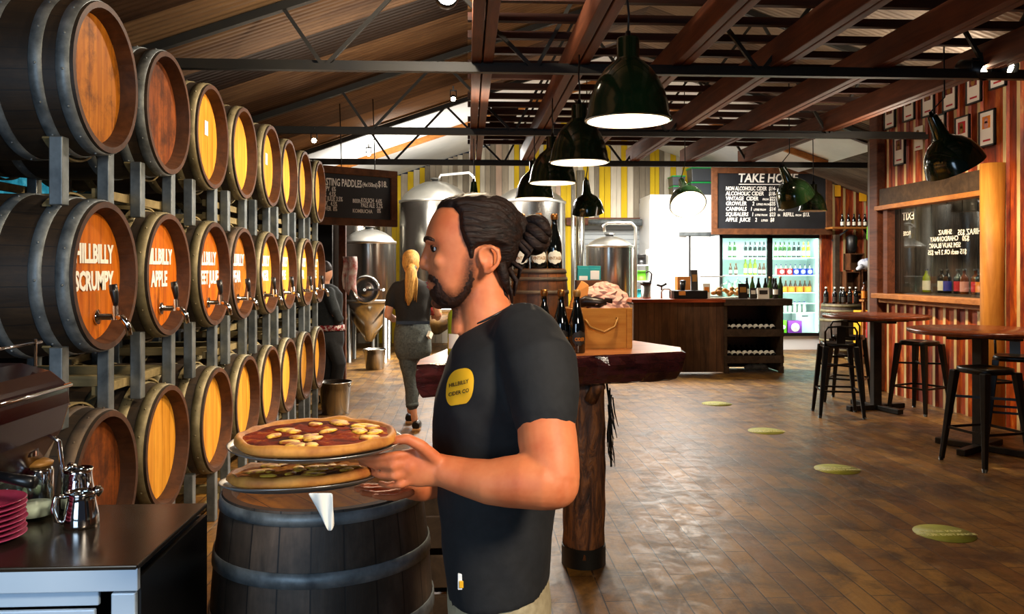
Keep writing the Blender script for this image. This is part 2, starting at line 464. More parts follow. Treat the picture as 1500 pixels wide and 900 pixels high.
corr_roof('ceiling', RX, XR + .2, YF, YB, M['roof_dark'])
def white_roof(x0, x1, y0, y1):
    m = MB(); a, b = Vector((x0, 0, roof_z(x0))), Vector((x1, 0, roof_z(x1)))
    vs = [(a.x, y0, a.z), (b.x, y0, b.z), (b.x, y1, b.z), (a.x, y1, a.z)]
    vs += [(p[0], p[1], p[2] + .05) for p in vs]
    m.add(vs, [(0, 1, 2, 3), (7, 6, 5, 4), (0, 4, 5, 1), (1, 5, 6, 2), (2, 6, 7, 3), (3, 7, 4, 0)])
    return struct(m.build('ceiling', M['roof_white']))
white_roof(XL - .2, RX, 11.6, YB); 
def white_roof_r():
    m = MB(); vs = [(RX, 11.9, roof_z(RX) - .06), (6.1, 11.9, roof_z(6.1) - .06), (6.1, YB, roof_z(6.1) - .06), (RX, YB, roof_z(RX) - .06)]
    m.add(vs + [(x, y, z + .03) for x, y, z in vs], [(0, 1, 2, 3), (7, 6, 5, 4), (0, 4, 5, 1), (1, 5, 6, 2), (2, 6, 7, 3), (3, 7, 4, 0)])
    return struct(m.build('ceiling', M['roof_white']))
white_roof_r()
# left wall of dark boards with a daylit strip window
zl = roof_z(XL) + .05
m = MB()
for (y0, y1, z0, z1) in ((YF, 4.2, 0, zl), (6.15, YB, 0, zl), (4.2, 6.15, 0, 1.96), (4.2, 6.15, 2.2, zl)):
    m.box((XL - .06, (y0 + y1) / 2, (z0 + z1) / 2), (.12, y1 - y0, z1 - z0))
struct(m.build('wall_left', M['dark_wall']))
struct(MB().box((XL - .09, 5.175, 2.08), (.03, 1.95, .26)).build('window_1', M['daylit']))
# back wall: vertical boards, grey, faded pink and yellow
def back_boards():
    r = random.Random(5); mats = []
    for a, b in (('#8d8271', '#b7aa93'), ('#c2a012', '#d8b91c'), ('#a88f7c', '#cdb39c'), ('#6f6657', '#938976'), ('#b9b09c', '#d8d1bf')):
        mats.append(wood('wall_board', a, b, (8, 8, .9), .75, 2))
    m = MB(); x = XL
    while x < XR:
        wd = r.uniform(.09, .14); k = r.choice((0, 0, 1, 1, 2, 3, 4, 4, 0, 3) if x < .8 else (0, 1, 1, 2, 3, 4, 1, 4, 1))
        z0 = 0 if not (2.1 < x < 4.0) else 2.55
        m.box((x + wd / 2, YB + .02 - r.random() * .012, (z0 + roof_z(x)) / 2), (wd - .006, .04, roof_z(x) - z0), k); x += wd
    return struct(m.build('wall_back', mats))
back_boards()
# roller door and its lintel in the back wall
struct(MB().box((3.0, YB - .03, 2.52), (1.9, .1, .16)).build('trim_1', M['beam']))
m = MB()
for i in range(24): m.box((3.05, YB + .03, 2.4 - i * .1), (1.85, .05, .092), 0, None, (.06, 0, 0))
struct(m.build('door_1', plain('roller_door_grey', '#9aa0a2', .4, .3)))
# cold room of white panels
m = MB(); m.box((4.35, 16.0, 1.45), (1.5, .1, 2.9)); m.box((3.63, 16.5, 1.45), (.08, 1.0, 2.9)); m.box((5.3, 16.5, 2.95), (3.4, 1.0, .1)); m.box((6.1, 16.0, 2.55), (2.0, .1, .7))
struct(m.build('wall_coldroom', M['coldroom']))
m = MB(); m.box((4.75, 15.93, 1.1), (.9, .05, 2.15)); m.box((4.36, 15.9, 1.1), (.03, .03, 2.2), 1); m.box((4.7, 15.9, 2.22), (1.1, .05, .07), 2); m.box((4.9, 15.88, 1.17), (.16, .04, .03), 1)
struct(m.build('door_2', [M['coldroom'], M['black'], M['steel']]))
# tin alcove wall with the bottle shop, far right wall, partition with window
def corr_wall(m, y0, y1, z0, z1, x, per=.2, rib=.078, h=.026, axis='y', sgn=-1):
    """trapezoid sheeting; material 0 valley, 1 rib"""
    k = math.ceil(y0 / per) * per
    pts = [(y0, 0)]
    while k + rib + .03 < y1:
        pts += [(k, 0), (k + .014, 1), (k + .014 + rib * .6, 1), (k + .028 + rib * .6, 0)]; k += per
    pts.append((y1, 0))
    for (a, ha), (b, hb) in zip(pts, pts[1:]):
        q = [(a, ha, z0), (b, hb, z0), (b, hb, z1), (a, ha, z1)]
        vs = [(x + sgn * hh * h, yy, zz) if axis == 'y' else (yy, x + sgn * hh * h, zz) for yy, hh, zz in q]
        m.add(vs, [(0, 1, 2, 3)], 1 if (ha and hb) else 0)
PX = 5.2; WY0, WY1, WZ0, WZ1 = 7.85, 9.78, 1.22, 2.28
m = MB()
zt = roof_z(PX)
corr_wall(m, -3.0, WY0, 0, zt, PX); corr_wall(m, WY1, 10.1, 0, zt, PX)
corr_wall(m, WY0, WY1, 0, WZ0, PX); corr_wall(m, WY0, WY1, WZ1, zt, PX)
for (y0, y1, z0, z1) in ((-3, WY0, 0, zt), (WY1, 10.1, 0, zt), (WY0, WY1, 0, WZ0), (WY0, WY1, WZ1, zt)):
    m.box((PX + .05, (y0 + y1) / 2, (z0 + z1) / 2), (.07, y1 - y0, z1 - z0), 2)
struct(m.build('wall_right', [M['rust'], M['rib'], M['dark_wall']]))
m = MB(); corr_wall(m, 6.62, XR, 0, 3.2, 15.0, axis='x'); m.box((7.11, 15.06, 1.6), (.98, .08, 3.2), 0)
struct(m.build('wall_alcove', [M['rust'], M['rib']]))
struct(MB().box((XR + .05, 7, 1.6), (.1, 20, 3.2)).build('wall_shop', M['dark_wall']))
# corner post, lintel, sill, jambs and the window itself
struct(MB().box((PX - .02, 10.06, 1.8), (.16, .2, 3.6)).build('trim_2', M['beam'], bevel=.01))
struct(MB().box((PX - .03, 8.85, 2.41), (.1, 2.2, .22)).build('trim_3', M['old_timber'], bevel=.008))
struct(MB().box((PX - .06, 8.85, 2.28), (.14, 2.25, .055)).build('trim_4', M['honey'], bevel=.005))
struct(MB().box((PX - .07, 8.83, 1.195), (.2, 2.3, .06)).box((PX - .06, 8.83, 1.14), (.05, 2.25, .06)).build('trim_5', M['honey'], bevel=.006))
struct(MB().box((PX - .03, WY1 + .02, 1.75), (.1, .1, 1.06)).build('trim_6', M['beam'], bevel=.005))
m = MB(); b = at(1489, 360, 7.72)
m.tube([(PX - .1, 7.70, 0), (PX - .1, 7.71, 1.2), (PX - .1, 7.7, 2.55)], [.11, .105, .115], 14)
struct(m.build('trim_7', M['post_wood']))
struct(MB().box((PX + .03, 8.8, 1.75), (.008, 1.9, 1.06)).build('window_2', M['pane']))
# room behind the glass
m = MB()
for i in range(22):
    m.box((7.3, 5.6 + i * .22, 1.6), (.05, .2, 3.2))
for i in range(10): m.box((5.35 + i * .21, 10.48, 1.6), (.195, .05 + .012 * (i % 2), 3.2))
struct(m.build('wall_beyond', wood('grey_vertical_boards', '#3a332b', '#9a8f80', (6, 6, .6), .7, 2)))
M['signwrite'] = plain('white_signwriting', '#e8e4d6', .7)
fr = basis((PX + .022, 8.8, 1.75), (0, -1, 0), (0, 0, 1))
def gy(u): return 8.8 - PX * 1200 / (u - 685.0)
def gz(u, v): return CAM_H + (395 - v) * PX / (u - 685.0) - 1.75
K = dict(bold=.012, mirror=True, depth=.0005)
items = [(s, gy(u), gz(u, v), sz, K) for s, u, v, sz in (
    ('EXIT', 1345, 315, .13), ('ROSE', 1343, 341, .07), ('SHIRAZ', 1402, 339, .075), ('CHARDONNAY', 1400, 349, .075), ('SEM SAUV BLANC', 1401, 359, .075),
    ('$15 each OR 2 For $25', 1404, 369, .075), ('RESERVE SHIRAZ $35', 1457, 337, .085), ('$20', 1434, 348, .08))]
for o in text_obj('trim_8', items, M['signwrite'], frame=fr): struct(o)
# ------------------------------------------------------------------ roof timbers and trusses
def truss(Y, label, xr, x_webs, cz=3.0):
    t = thing('roof_truss', label, 'roof truss', (0, Y, 0))
    m = MB(); m.box(((XL + xr) / 2, 0, cz), (xr - XL, .06, .05)); m.box(((XL + xr) / 2, .03, cz + .035), (xr - XL, .012, .05))
    m.build('bottom_chord', M['truss'], t)
    for s, x1 in ((-1, XL), (1, min(xr + .1, XR))):
        m = MB(); m.bar((x1, 0, roof_z(x1) - .06), (RX, 0, roof_z(RX) - .06), .06, .06); m.build('rafter', M['truss'], t)
    m = MB(); m.bar((XL + .1, 0, roof_z(XL) - .05), (XL + 2.4, 0, cz + .03), .028, .028); m.build('tie_bar', M['truss'], t)
    for a, b in x_webs:
        MB().bar((a, 0, cz), (b, 0, roof_z(b) - .06), .028, .028).build('web', M['truss'], t)
    return t
W = [(-1.05, -1.35), (-1.05, -.3), (.5, -.3), (.5, 1.2), (2.2, 1.2), (2.2, 3.2), (4.0, 3.2), (4.0, 4.5)]
truss(6.06, 'dark steel roof truss nearest the camera, carrying the two black spotlights at its right end', 5.12, W)
truss(8.88, 'middle dark steel roof truss, crossing above the small pendants', 5.12, W)
truss(11.46, 'farthest dark steel roof truss, in front of the white lined roof', XR, W)
for (x, wd, lab) in ((.11, .16, 'leftmost rusty brown ceiling beam, running straight away from the roof lamp'),
                 (.83, .15, 'rusty brown ceiling beam carrying the row of four green pendants'),
                 (1.6, .13, 'rusty brown ceiling beam just right of the largest green pendant'),
                 (2.35, .13, 'rusty brown ceiling beam third from the right wall'),
                 (3.14, .13, 'rusty brown ceiling beam second from the right wall'),
                 (4.0, .14, 'rusty brown ceiling beam nearest the right tin wall')):
    m = MB(); L = 11.75 - 2.6; 
    m.box((x - wd * .27, 2.6 + L / 2, 3.15), (wd * .46, L, .2)); m.box((x + wd * .27, 2.6 + L / 2, 3.135), (wd * .46, L, .17))
    tag(m.build('ceiling_beam', M['beam'], bevel=.006), lab, 'beam')
y = 4.0; k = 0
while y < 11.7:
    r = random.Random(k); x0, x1 = (.0 if k % 3 else .03), 4.15 + r.uniform(-.1, .25)
    o = MB().box(((x0 + x1) / 2, 0, 0), (x1 - x0, .055, .055)).build('ceiling_batten', M['batten'], loc=(0, y, 3.28))
    tag(o, 'thin dark timber batten lying across the rusty ceiling beams', 'batten', 'battens across the ceiling beams')
    y += .43; k += 1
# loft boards lying on the battens, dark against the white roof
for x, y0, y1, lab in ((.8, 10.3, 11.6, 'dark plank lying on the battens left of the second pendant'), (.42, 9.2, 11.2, 'dark plank lying on the battens beside the leftmost beam')):
    tag(MB().box((x, (y0 + y1) / 2, 3.33), (.3, y1 - y0, .04)).build('loft_plank', M['batten']), lab, 'plank')
for x0, x1, lab in ((-2.4, RX, 'orange timber rafter under the white roof lining at left'),):
    o = MB().bar((x0, 13.6, roof_z(x0) - .05), (x1, 13.6, roof_z(x1) - .05), .07, .09).build('lining_rafter', M['honey']); tag(o, lab, 'rafter')
o = MB().bar((RX, 13.4, roof_z(RX) - .12), (6.0, 13.4, roof_z(6.0) - .12), .07, .09).build('lining_rafter', M['honey']); tag(o, 'orange timber rafter under the white roof lining above the take home board', 'rafter')
# conduit under the trusses
# ------------------------------------------------------------------ pendants
def shade_prof(kind):
    if kind == 'dome':
        return [(.25, 1.98), (.27, 1.95), (.27, 1.5), (.30, 1.46), (.36, 1.40), (.55, 1.24), (.74, .98), (.88, .66), (.96, .36), (.99, .14), (1.03, .06), (1.04, 0)]
    return [(.15, 2.05), (.17, 2.0), (.27, 1.22), (.36, 1.12), (.58, .98), (.8, .72), (.94, .4), (1.0, .1), (1.02, 0)]
def pendant(name, label, rim, R, kind, top_z, tilt=(0, 0, 0), power=0, group=None, dark=False):
    """rim: centre of the rim; cord runs up to top_z"""
    t = thing(name, label, 'pendant lamp', rim, group=group)
    pr = [(r * R, z * R) for r, z in shade_prof(kind)]
    E = Euler(tilt).to_matrix().to_4x4(); pv = Matrix.Translation((0, 0, 1.0 * R)); E = pv @ E @ pv.inverted()
    m = MB(); m.lathe(pr, 48, 0, E)
    inner = [(max(r - .012 * 1, .01), z - .004) for r, z in pr[2:]]
    m.lathe(inner, 48, 1, E); m.lathe([pr[-1], inner[-1]], 48, 0, E)
    m.build('lamp_shade', [M['green_enamel'], M['white_enamel']], t)
    top = E @ Vector((0, 0, pr[0][1]))
    m = MB(); m.cyl(top, E @ Vector((0, 0, pr[0][1] + .035)), .018, .012, 12); m.cyl(E @ Vector((0, 0, pr[0][1])), E @ Vector((0, 0, pr[0][1] - .01)), pr[0][0], pr[0][0], 24)
    m.build('lamp_cap', M['black'], t)
    H = top_z - rim[2]
    MB().tube([E @ Vector((0, 0, pr[0][1] + .03)), (.004, 0, pr[0][1] + .12), (-.004, 0, (pr[0][1] + H) / 2), (0, 0, H)], .006, 8).build('cord', M['black'], t)
    bm_ = MB(); c = E @ Vector((0, 0, .55 * R)); bm_.ball(c, .042, 16); bm_.cyl(E @ Vector((0, 0, .7 * R)), E @ Vector((0, 0, 1.15 * R)), .02, .03, 12)
    bm_.build('bulb', M['bulb'] if power else M['white_enamel'], t)
    if power:
        p = E @ Vector((0, 0, .3 * R)) + Vector(rim); d = E.to_3x3() @ Vector((0, 0, -1))
        spot('pendant_light', p, p + d, power, LAMP, 150, .6, .05); point('pendant_glow', E @ Vector((0, 0, .28 * R)) + Vector(rim), power * .12, LAMP, .05)
    return t
for (u, v, Y, lab, k) in ((920, 177, 4.03, 'largest and nearest dark green dome pendant, lit white inside', 1),
                       (848.5, 238, 5.8, 'lit dark green dome pendant behind and left of the largest one', 1),
                       (809.5, 268, 7.3, 'third dark green dome pendant of the receding row', 1),
                       (783, 291, 8.9, 'farthest dark green dome pendant of the receding row, in front of the tank', 1)):
    pendant('pendant_lamp', lab, at(u, v, Y), .207, 'dome', 3.06, power=45)
DN = PI
pendant('pendant_lamp', 'small unlit green pendant tilted so its glossy back faces the room, left of the kettle', at(860, 312, 9.6), .19, 'cone', 4.4, tilt=(.35, -.12, 0))
pendant('pendant_lamp', 'small green pendant half hidden behind the waiter\'s head', at(694, 315, 9.6), .19, 'cone', 3.9, tilt=(.2, 0, 0))
pendant('pendant_lamp', 'green pendant turned towards the camera and glaring white before the cold room', at(1003, 308, 10.4), .23, 'cone', 4.5, tilt=(-.75, 0, 0), power=30)
pendant('pendant_lamp', 'unlit green pendant tilted sideways in front of the take home board', at(1156, 296, 9.4), .22, 'cone', 4.2, tilt=(.3, -.55, 0))
pendant('pendant_lamp', 'small green pendant with pale rim over the lower right of the take home board', at(1191, 309, 9.9), .165, 'dome', 4.05, tilt=(0, .02, 0))
pendant('pendant_lamp', 'dark green pendant tilted sideways beside the tin wall, below the two black spotlights', at(1383, 250, 6.3), .225, 'cone', 4.1, tilt=(.12, -.52, 0))
pendant('pendant_lamp', 'pale pendant glowing in the room behind the signwritten window', at(1456, 318, 9.6), .2, 'dome', 3.35, tilt=(-1.05, -.35, 0), power=14)
# ------------------------------------------------------------------ roof spots
def can_spot(label, p, target, size=1.0, lit=True):
    t = thing('spotlight', label, 'spotlight', p)
    d = (Vector(target) - Vector(p)).normalized(); q = d.to_track_quat('Z', 'Y').to_matrix().to_4x4()
    m = MB(); m.lathe([(0, -.13 * size), (.035 * size, -.13 * size), (.042 * size, -.1 * size), (.045 * size, .03 * size), (.04 * size, .03 * size), (.036 * size, 0), (0, 0)], 20, 0, q); m.build('housing', M['black'], t)
    m = MB(); m.lathe([(0, .012 * size), (.034 * size, .008 * size), (.036 * size, .002 * size)], 20, 0, q); m.build('bulb', M['spot_bulb'], t)
    m = MB(); m.tube([(0, 0, 0), (.045 * size, 0, .02), (.045 * size, 0, .09)], .006, 6); m.tube([(0, 0, 0), (-.045 * size, 0, .02), (-.045 * size, 0, .09)], .006, 6); m.bar((-.05 * size, 0, .09), (.05 * size, 0, .09), .02, .012); m.bar((0, 0, .09), (0, 0, .14), .016, .016); m.build('bracket', M['black'], t)
    return t
can_spot('small lit spotlight on the middle truss, left of the leftmost beam', at(664, 145, 8.86), (0, 2, 0), .7)
can_spot('small lit spotlight above the left chalkboard, close to the farthest top barrels', at(460, 206, 8.86), (0, 1, 1), .7)
can_spot('small lit spotlight glaring on the white roof lining at left', at(540, 226, 11.5), (-.6, 8, 2.4), .8)
can_spot('left black spotlight of the pair at the right end of the nearest truss', at(1437, 104, 6.06), (4.9, 3.5, 1.9), 1.5)
can_spot('right black spotlight of the pair at the right end of the nearest truss', at(1476, 100, 6.06), (5.3, 3.5, 1.7), 1.5)
can_spot('bright lamp glaring at the top edge of the picture, under the roof', at(655, -8, 4.75), (.1, 0, 2.2), 1.6)
# ------------------------------------------------------------------ barrels
def mat_staves(name, dark, light, axis_n=26):
    t = NT(name); co = t.n('ShaderNodeTexCoord').outputs['Object']
    s = t.n('ShaderNodeSeparateXYZ'); t.l(co, s.inputs[0])
    a = t.math('MULTIPLY', t.math('ARCTAN2', s.outputs[1], s.outputs[2]), axis_n / (2 * PI))
    fl = t.math('FLOOR', a); fr = t.math('FRACT', a)
    oi = t.n('ShaderNodeObjectInfo'); wn = t.n('ShaderNodeTexWhiteNoise', noise_dimensions='1D'); t.l(t.math('ADD', fl, t.math('MULTIPLY', oi.outputs['Random'], 50)), wn.inputs['W'])
    f = t.noise(t.coords((.8, 7, 7)), 3, 6, .7, .3); g = t.noise(t.coords((1, 1, 1)), 3.2, 5, .7)
    c = t.ramp(f, [(.25, rgb(dark)), (.75, rgb(light))])
    c = t.mix(.6, c, t.ramp(wn.outputs['Value'], [(0, (.35, .32, .28)), (1, (1, .97, .92))]), 'MULTIPLY')
    c = t.mix(t.ramp(g, [(.4, (0, 0, 0)), (.65, (.8, .8, .8))]), c, rgb('#17110b'))
    e = t.math('MINIMUM', fr, t.math('SUBTRACT', 1, fr)); line = t.math('LESS_THAN', e, .025)
    c = t.mix(line, c, (.006, .004, .003, 1))
    t.base(c); t.set(Roughness=.6); t.bump(t.math('SUBTRACT', f, t.math('MULTIPLY', line, 1.5)), .35, .004)
    return t.mat
def mat_head(name, dark, light, dirt='#2a1206', d0=.5):
    t = NT(name); f = t.noise(t.coords((1, 9, .9)), 3, 6, .65, .4); g = t.noise(t.coords((1, 1, 1)), 6, 6, .75)
    s = t.n('ShaderNodeSeparateXYZ'); t.l(t.n('ShaderNodeTexCoord').outputs['Object'], s.inputs[0])
    q = t.math('DIVIDE', t.math('ADD', s.outputs[1], .03), .105); fr = t.math('FRACT', q); fl = t.math('FLOOR', q)
    wn = t.n('ShaderNodeTexWhiteNoise', noise_dimensions='1D'); t.l(fl, wn.inputs['W'])
    c = t.ramp(f, [(.25, rgb(dark)), (.72, rgb(light))])
    c = t.mix(.35, c, t.ramp(wn.outputs['Value'], [(0, (.6, .55, .5)), (1, (1, 1, 1))]), 'MULTIPLY')
    c = t.mix(t.ramp(g, [(d0, (0, 0, 0)), (d0 + .2, (.75, .75, .75))]), c, rgb(dirt))
    e = t.math('MINIMUM', fr, t.math('SUBTRACT', 1, fr)); line = t.math('LESS_THAN', e, .012)
    c = t.mix(line, c, rgb('#3a1a08')); t.base(c); t.set(Roughness=.6); t.b.inputs['Specular IOR Level'].default_value = .2; t.bump(f, .12, .003)
    return t.mat
M['staves'] = mat_staves('oak_staves', '#1a120a', '#443320')
M['staves_keg'] = mat_staves('honey_oak_staves', '#5a2c10', '#9a5a26', 18)
M['staves_grey'] = mat_staves('grey_oak_staves', '#2c231b', '#67574a', 22)
M['chime'] = wood('oak_chime', '#2a150a', '#5e381c', (3, 3, 3), .6, 4)
M['head_orange'] = mat_head('orange_oak_head', '#a04606', '#dc7c12', d0=.58)
M['head_honey'] = mat_head('honey_oak_head', '#bc7416', '#eaaa3c', d0=.62)
M['head_dirty'] = mat_head('stained_oak_head', '#8a480a', '#c67c1c', d0=.47)
M['head_red'] = mat_head('weathered_red_head', '#4a1c0c', '#96501c', '#1a0c08', .42)
RB, RH, BL, REC = .33, .298, .92, .062
def bilge(x, L=BL, rb=RB, rh=RH):                       # x from the middle
    return rh + (rb - rh) * (1 - (2 * x / L) ** 2)
def barrel_meshes(L=BL, rb=RB, rh=RH, rivets=True, rec=REC, bands=((.012, .058), (.105, .15), (.265, .31)), th_=.026):
    B = lambda x: bilge(x, L, rb, rh)
    Rx = Matrix.Rotation(PI / 2, 4, 'Y')                # lathe z -> +x
    N = 20
    out = [(B(-L / 2 + L * i / N), -L / 2 + L * i / N) for i in range(N + 1)]
    th = th_
    st = MB(); st.lathe([(rh - th * 1.6, -L / 2 + rec), (rh - th, -L / 2)] + out, 56, 0, Rx)
    st.lathe([out[-1], (rh - th * .9, L / 2), (rh - th * 1.5, L / 2 - rec - .004)], 56, 1, Rx, smooth=False)
    hd = MB(); hd.lathe([(0, L / 2 - rec), (rh - th * 1.4, L / 2 - rec)], 56, 0, Rx)
    hd2 = MB(); hd2.lathe([(0, -L / 2 + rec), (rh - th * 1.4, -L / 2 + rec)], 56, 0, Rx)
    hoops = []
    for a, b in bands:
        for s in (1, -1):
            h = MB(); xa, xb = s * (L / 2 - a * L / .92), s * (L / 2 - b * L / .92)
            h.lathe([(B(xa) + .001, xa), (B(xa) + .005, xa), (B((xa + xb) / 2) + .0055, (xa + xb) / 2), (B(xb) + .005, xb), (B(xb) + .001, xb)], 56, 0, Rx)
            if rivets:
                xm = (xa + xb) / 2
                for k in range(14):
                    an = 2 * PI * k / 14 + a * 9; r = B(xm) + .005
                    h.ball((xm, r * math.cos(an), r * math.sin(an)), .0055, 6, 0, rings=4)
            hoops.append(h)
    return st, hd, hd2, hoops
def barrel(name, label, group=None, loc=(0, 0, 0), head='head_honey', hoop='hoop_tan', staves='staves', L=BL, rb=RB, rh=RH, upright=False, rz=0, rivets=True, rec=REC, chime='chime', bands=((.012, .058), (.105, .15), (.265, .31))):
    t = thing(name, label, 'barrel', loc, rz, group)
    st, hd, hd2, hoops = barrel_meshes(L, rb, rh, rivets, rec, bands)
    kw = dict(parent=t, loc=(0, 0, L / 2) if upright else (0, 0, rb), rot=(0, -PI / 2, 0) if upright else None)
    st.build('staves', [M[staves], M[chime]], **kw); hd.build('head', M[head], **kw)
    for h in hoops: h.build('hoop', M[hoop], **kw)
    return t
def tap_on(t):
    x = BL / 2 - REC; z = RB - .168; q = Matrix.Translation((x, .03, z))
    m = MB(); m.cyl((0, 0, 0), (.012, 0, 0), .032, .03, 20, mtx=None) if False else None
    m.lathe([(0, 0), (.03, 0), (.03, .012), (.013, .016), (.013, .085), (0, .085)], 18, 0, q @ Matrix.Rotation(PI / 2, 4, 'Y'))
    m.cyl(q @ Vector((.078, 0, -.012)), q @ Vector((.078, 0, .045)), .015, .013, 14)
    m.tube([q @ Vector(p) for p in ((.075, 0, 0), (.105, 0, -.004), (.125, 0, -.03), (.135, 0, -.075))], [.014, .014, .013, .011], 12)
    tp = m.build('tap', M['chrome'], t)
    h = MB(); h.tube([q @ Vector((.078, 0, .045)), q @ Vector((.078, 0, .06)), q @ Vector((.072, 0, .10)), q @ Vector((.067, 0, .132))], [.009, .012, .017, .016], 12)
    h.build('tap_handle', M['black_plastic'], tp)
def letter_on(t, a, b):
    f = basis((BL / 2 - REC + .003, 0, RB), (0, 1, 0), (0, 0, 1))
    K = dict(bold=.036, space=1.0, width=.74)
    it = [(a, .012, .085, .105, K)] + ([(b, .012, -.025, .105, K)] if b else [])
    text_obj('lettering', it, M['chalk'], t, f)
BY = [3.39, 4.13, 4.85, 5.52, 6.19, 6.86, 7.53, 8.20]
BX = -1.46 - BL / 2
ROWZ = [(.648, 'bottom'), (1.495, 'middle'), (2.29, 'top')]
proto = {}
names = ['nearest', 'second', 'third', 'fourth', 'fifth', 'sixth', 'seventh', 'last']
texts = [('HILLBILLY', 'SCRUMPY'), ('HILLBILLY', 'APPLE'), ('HILLBILLY', 'SWEET JULIE'), ('HILLBILLY', 'PEAR'), ('HILLBILLY', 'GINGER'), ('HILLBILLY', 'APPLE'), ('HILLBILLY', 'PEAR'), ('HILLBILLY', 'APPLE')]
heads = {'top': ['head_dirty', 'head_red'] + ['head_honey'] * 6, 'middle': ['head_orange'] * 3 + ['head_dirty'] + ['head_honey'] * 4, 'bottom': ['head_red'] + ['head_honey'] * 7}
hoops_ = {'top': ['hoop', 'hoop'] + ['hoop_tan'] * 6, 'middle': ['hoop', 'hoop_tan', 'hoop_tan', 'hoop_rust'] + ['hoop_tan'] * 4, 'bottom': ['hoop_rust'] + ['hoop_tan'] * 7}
def barrel_label(row, k):
    base = {'top': 'plain oak barrel in the top rack row', 'middle': 'oak cider barrel with a tap in the middle rack row', 'bottom': 'oak barrel in the bottom rack row'}[row]
    if row == 'middle' and k < 4: base = 'oak cider barrel lettered %s in the middle row' % texts[k][1]
    return base + ', ' + ('nearest the camera' if k == 0 else 'farthest from the camera' if k == 7 else names[k] + ' from the front')
for zc, row in ROWZ:
    for k, y in enumerate(BY):
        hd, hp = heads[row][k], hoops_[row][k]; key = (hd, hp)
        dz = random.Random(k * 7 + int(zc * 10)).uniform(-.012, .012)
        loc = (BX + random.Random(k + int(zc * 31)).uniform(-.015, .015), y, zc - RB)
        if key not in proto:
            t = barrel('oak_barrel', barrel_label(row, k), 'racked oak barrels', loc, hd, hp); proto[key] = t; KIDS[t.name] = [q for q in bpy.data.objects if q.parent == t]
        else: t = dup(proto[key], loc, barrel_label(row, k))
        if row == 'middle': tap_on(t); letter_on(t, *texts[k])
        if row == 'top' and k in (2, 4):
            f = basis((BL / 2 - REC + .003, 0, RB), (0, 1, 0), (0, 0, 1))
            m = MB(); m.box((BL / 2 - REC + .003, .05, RB + .06), (.002, .06, .085)); m.build('paper_label', M['paper'], t)
# ------------------------------------------------------------------ steel racks, two barrels each
def rack(label, y0, y1, zb, zt, legs=False):
    """from the barrels below (centre height zb) to those above (zt)"""
    t = thing('barrel_rack', label, 'barrel rack', (0, (y0 + y1) / 2, 0), group='steel barrel racks')
    mid = (y0 + y1) / 2; X0, X1 = -1.545, -2.22
    lo = .0 if legs else zb + .268; hi = zt - .268
    for X in (X0, X1):
        for y in (y0, y1):
            for s in (-1, 1):
                MB().box((X, y + s * .2 - mid, (lo + hi) / 2), (.05, .055, hi - lo)).build('post', M['steel'], t, bevel=.004)
        for z in ((.08,) if legs else (zb + RB + .022,)) + ((zt - RB - .035,) if (X == X1 or y0 > 3.6) else ()):
            ya, yb = (y0 - mid + (.2 if X == X0 else -.25), y1 - mid + .25); MB().box((X - .045, (ya + yb) / 2, z), (.03, yb - ya, .04)).build('rail', M['rack_wood'], t, bevel=.003)
        # wavy saddles the barrels lie in, and those that sit on the barrels below
        for y in (y0, y1):
            for up in ((1,) if legs else (1, -1)):
                zc = zt if up > 0 else zb
                pts = []
                for i in range(13):
                    a = math.radians(-36 + 72 * i / 12); rr = bilge(X - .05 - BX) + .017; pts.append((X - .05, y - mid + math.sin(a) * rr, zc - up * math.cos(a) * rr))
                m = MB()
                for a, b in zip(pts, pts[1:]): m.bar(a, b, .05, .012, up=(1, 0, 0)) if False else m.bar(a, b, .008, .03, up=(1, 0, 0))
                m.build('saddle', M['rack_wood'], t)
    for y in (y1,):
        for s in (-1, 1):
            for z in ((.12,) if legs else (zb + RB + .022,)):
                MB().box(((X0 + X1) / 2, y + s * .2 - mid, z), (abs(X1 - X0), .045, .05)).build('cross_rail', M['rack_wood'], t, bevel=.003)
    return t
pos = ['front', 'second', 'third', 'rear']
for i in range(4):
    y0, y1 = BY[2 * i], BY[2 * i + 1]
    rack('%s steel rack holding up two middle row barrels' % pos[i], y0, y1, .648, 1.495)
    rack('%s steel rack holding up two top row barrels' % pos[i], y0, y1, 1.495, 2.29)
    rack('%s steel rack on the floor under two bottom row barrels' % pos[i], y0, y1, 0, .648, True)
# ------------------------------------------------------------------ foreground: standing barrel, steel counter
FB = Vector((-.408, 2.36, 0))
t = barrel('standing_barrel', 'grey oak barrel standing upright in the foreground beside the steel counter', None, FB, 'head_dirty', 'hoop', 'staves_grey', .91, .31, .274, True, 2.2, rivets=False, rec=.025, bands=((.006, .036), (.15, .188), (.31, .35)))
m = MB()
for k in range(5): m.cyl((.16 * math.cos(k * 1.3), .16 * math.sin(k * 1.3), .84), (.16 * math.cos(k * 1.3), .16 * math.sin(k * 1.3), .845), .05, n=16)
# steel counter, hollow box of sheet and frame
cx1, cy0, cy1, ct = -.69, 1.755, 2.215, .90
cx0 = -1.95
M['bench_front'] = plain('brushed_bench_steel', '#b4cce2', .42, .15, '#cbddee', 2)
M['bench_top'] = plain('dark_bench_top', '#3a3128', .22, .7, '#55483a', 5)
t = thing('steel_counter', 'brushed steel counter at lower left with a dark end panel', 'counter', ((cx0 + cx1) / 2, (cy0 + cy1) / 2, 0))
ox, oy = (cx0 + cx1) / 2, (cy0 + cy1) / 2
L, D = cx1 - cx0, cy1 - cy0
MB().box((0, 0, ct - .006), (L, D, .012)).build('worktop', M['bench_top'], t, bevel=.003)
MB().box((0, -D / 2 + .008, ct - .03), (L, .016, .048)).build('front_edge', M['bench_front'], t, bevel=.002)
MB().box((-.03, -D / 2 + .03, ct - .075), (L - .12, .012, .035)).box((-.03, -D / 2 + .022, .42), (L - .13, .012, .765)).build('front_panel', M['bench_front'], t, bevel=.003)
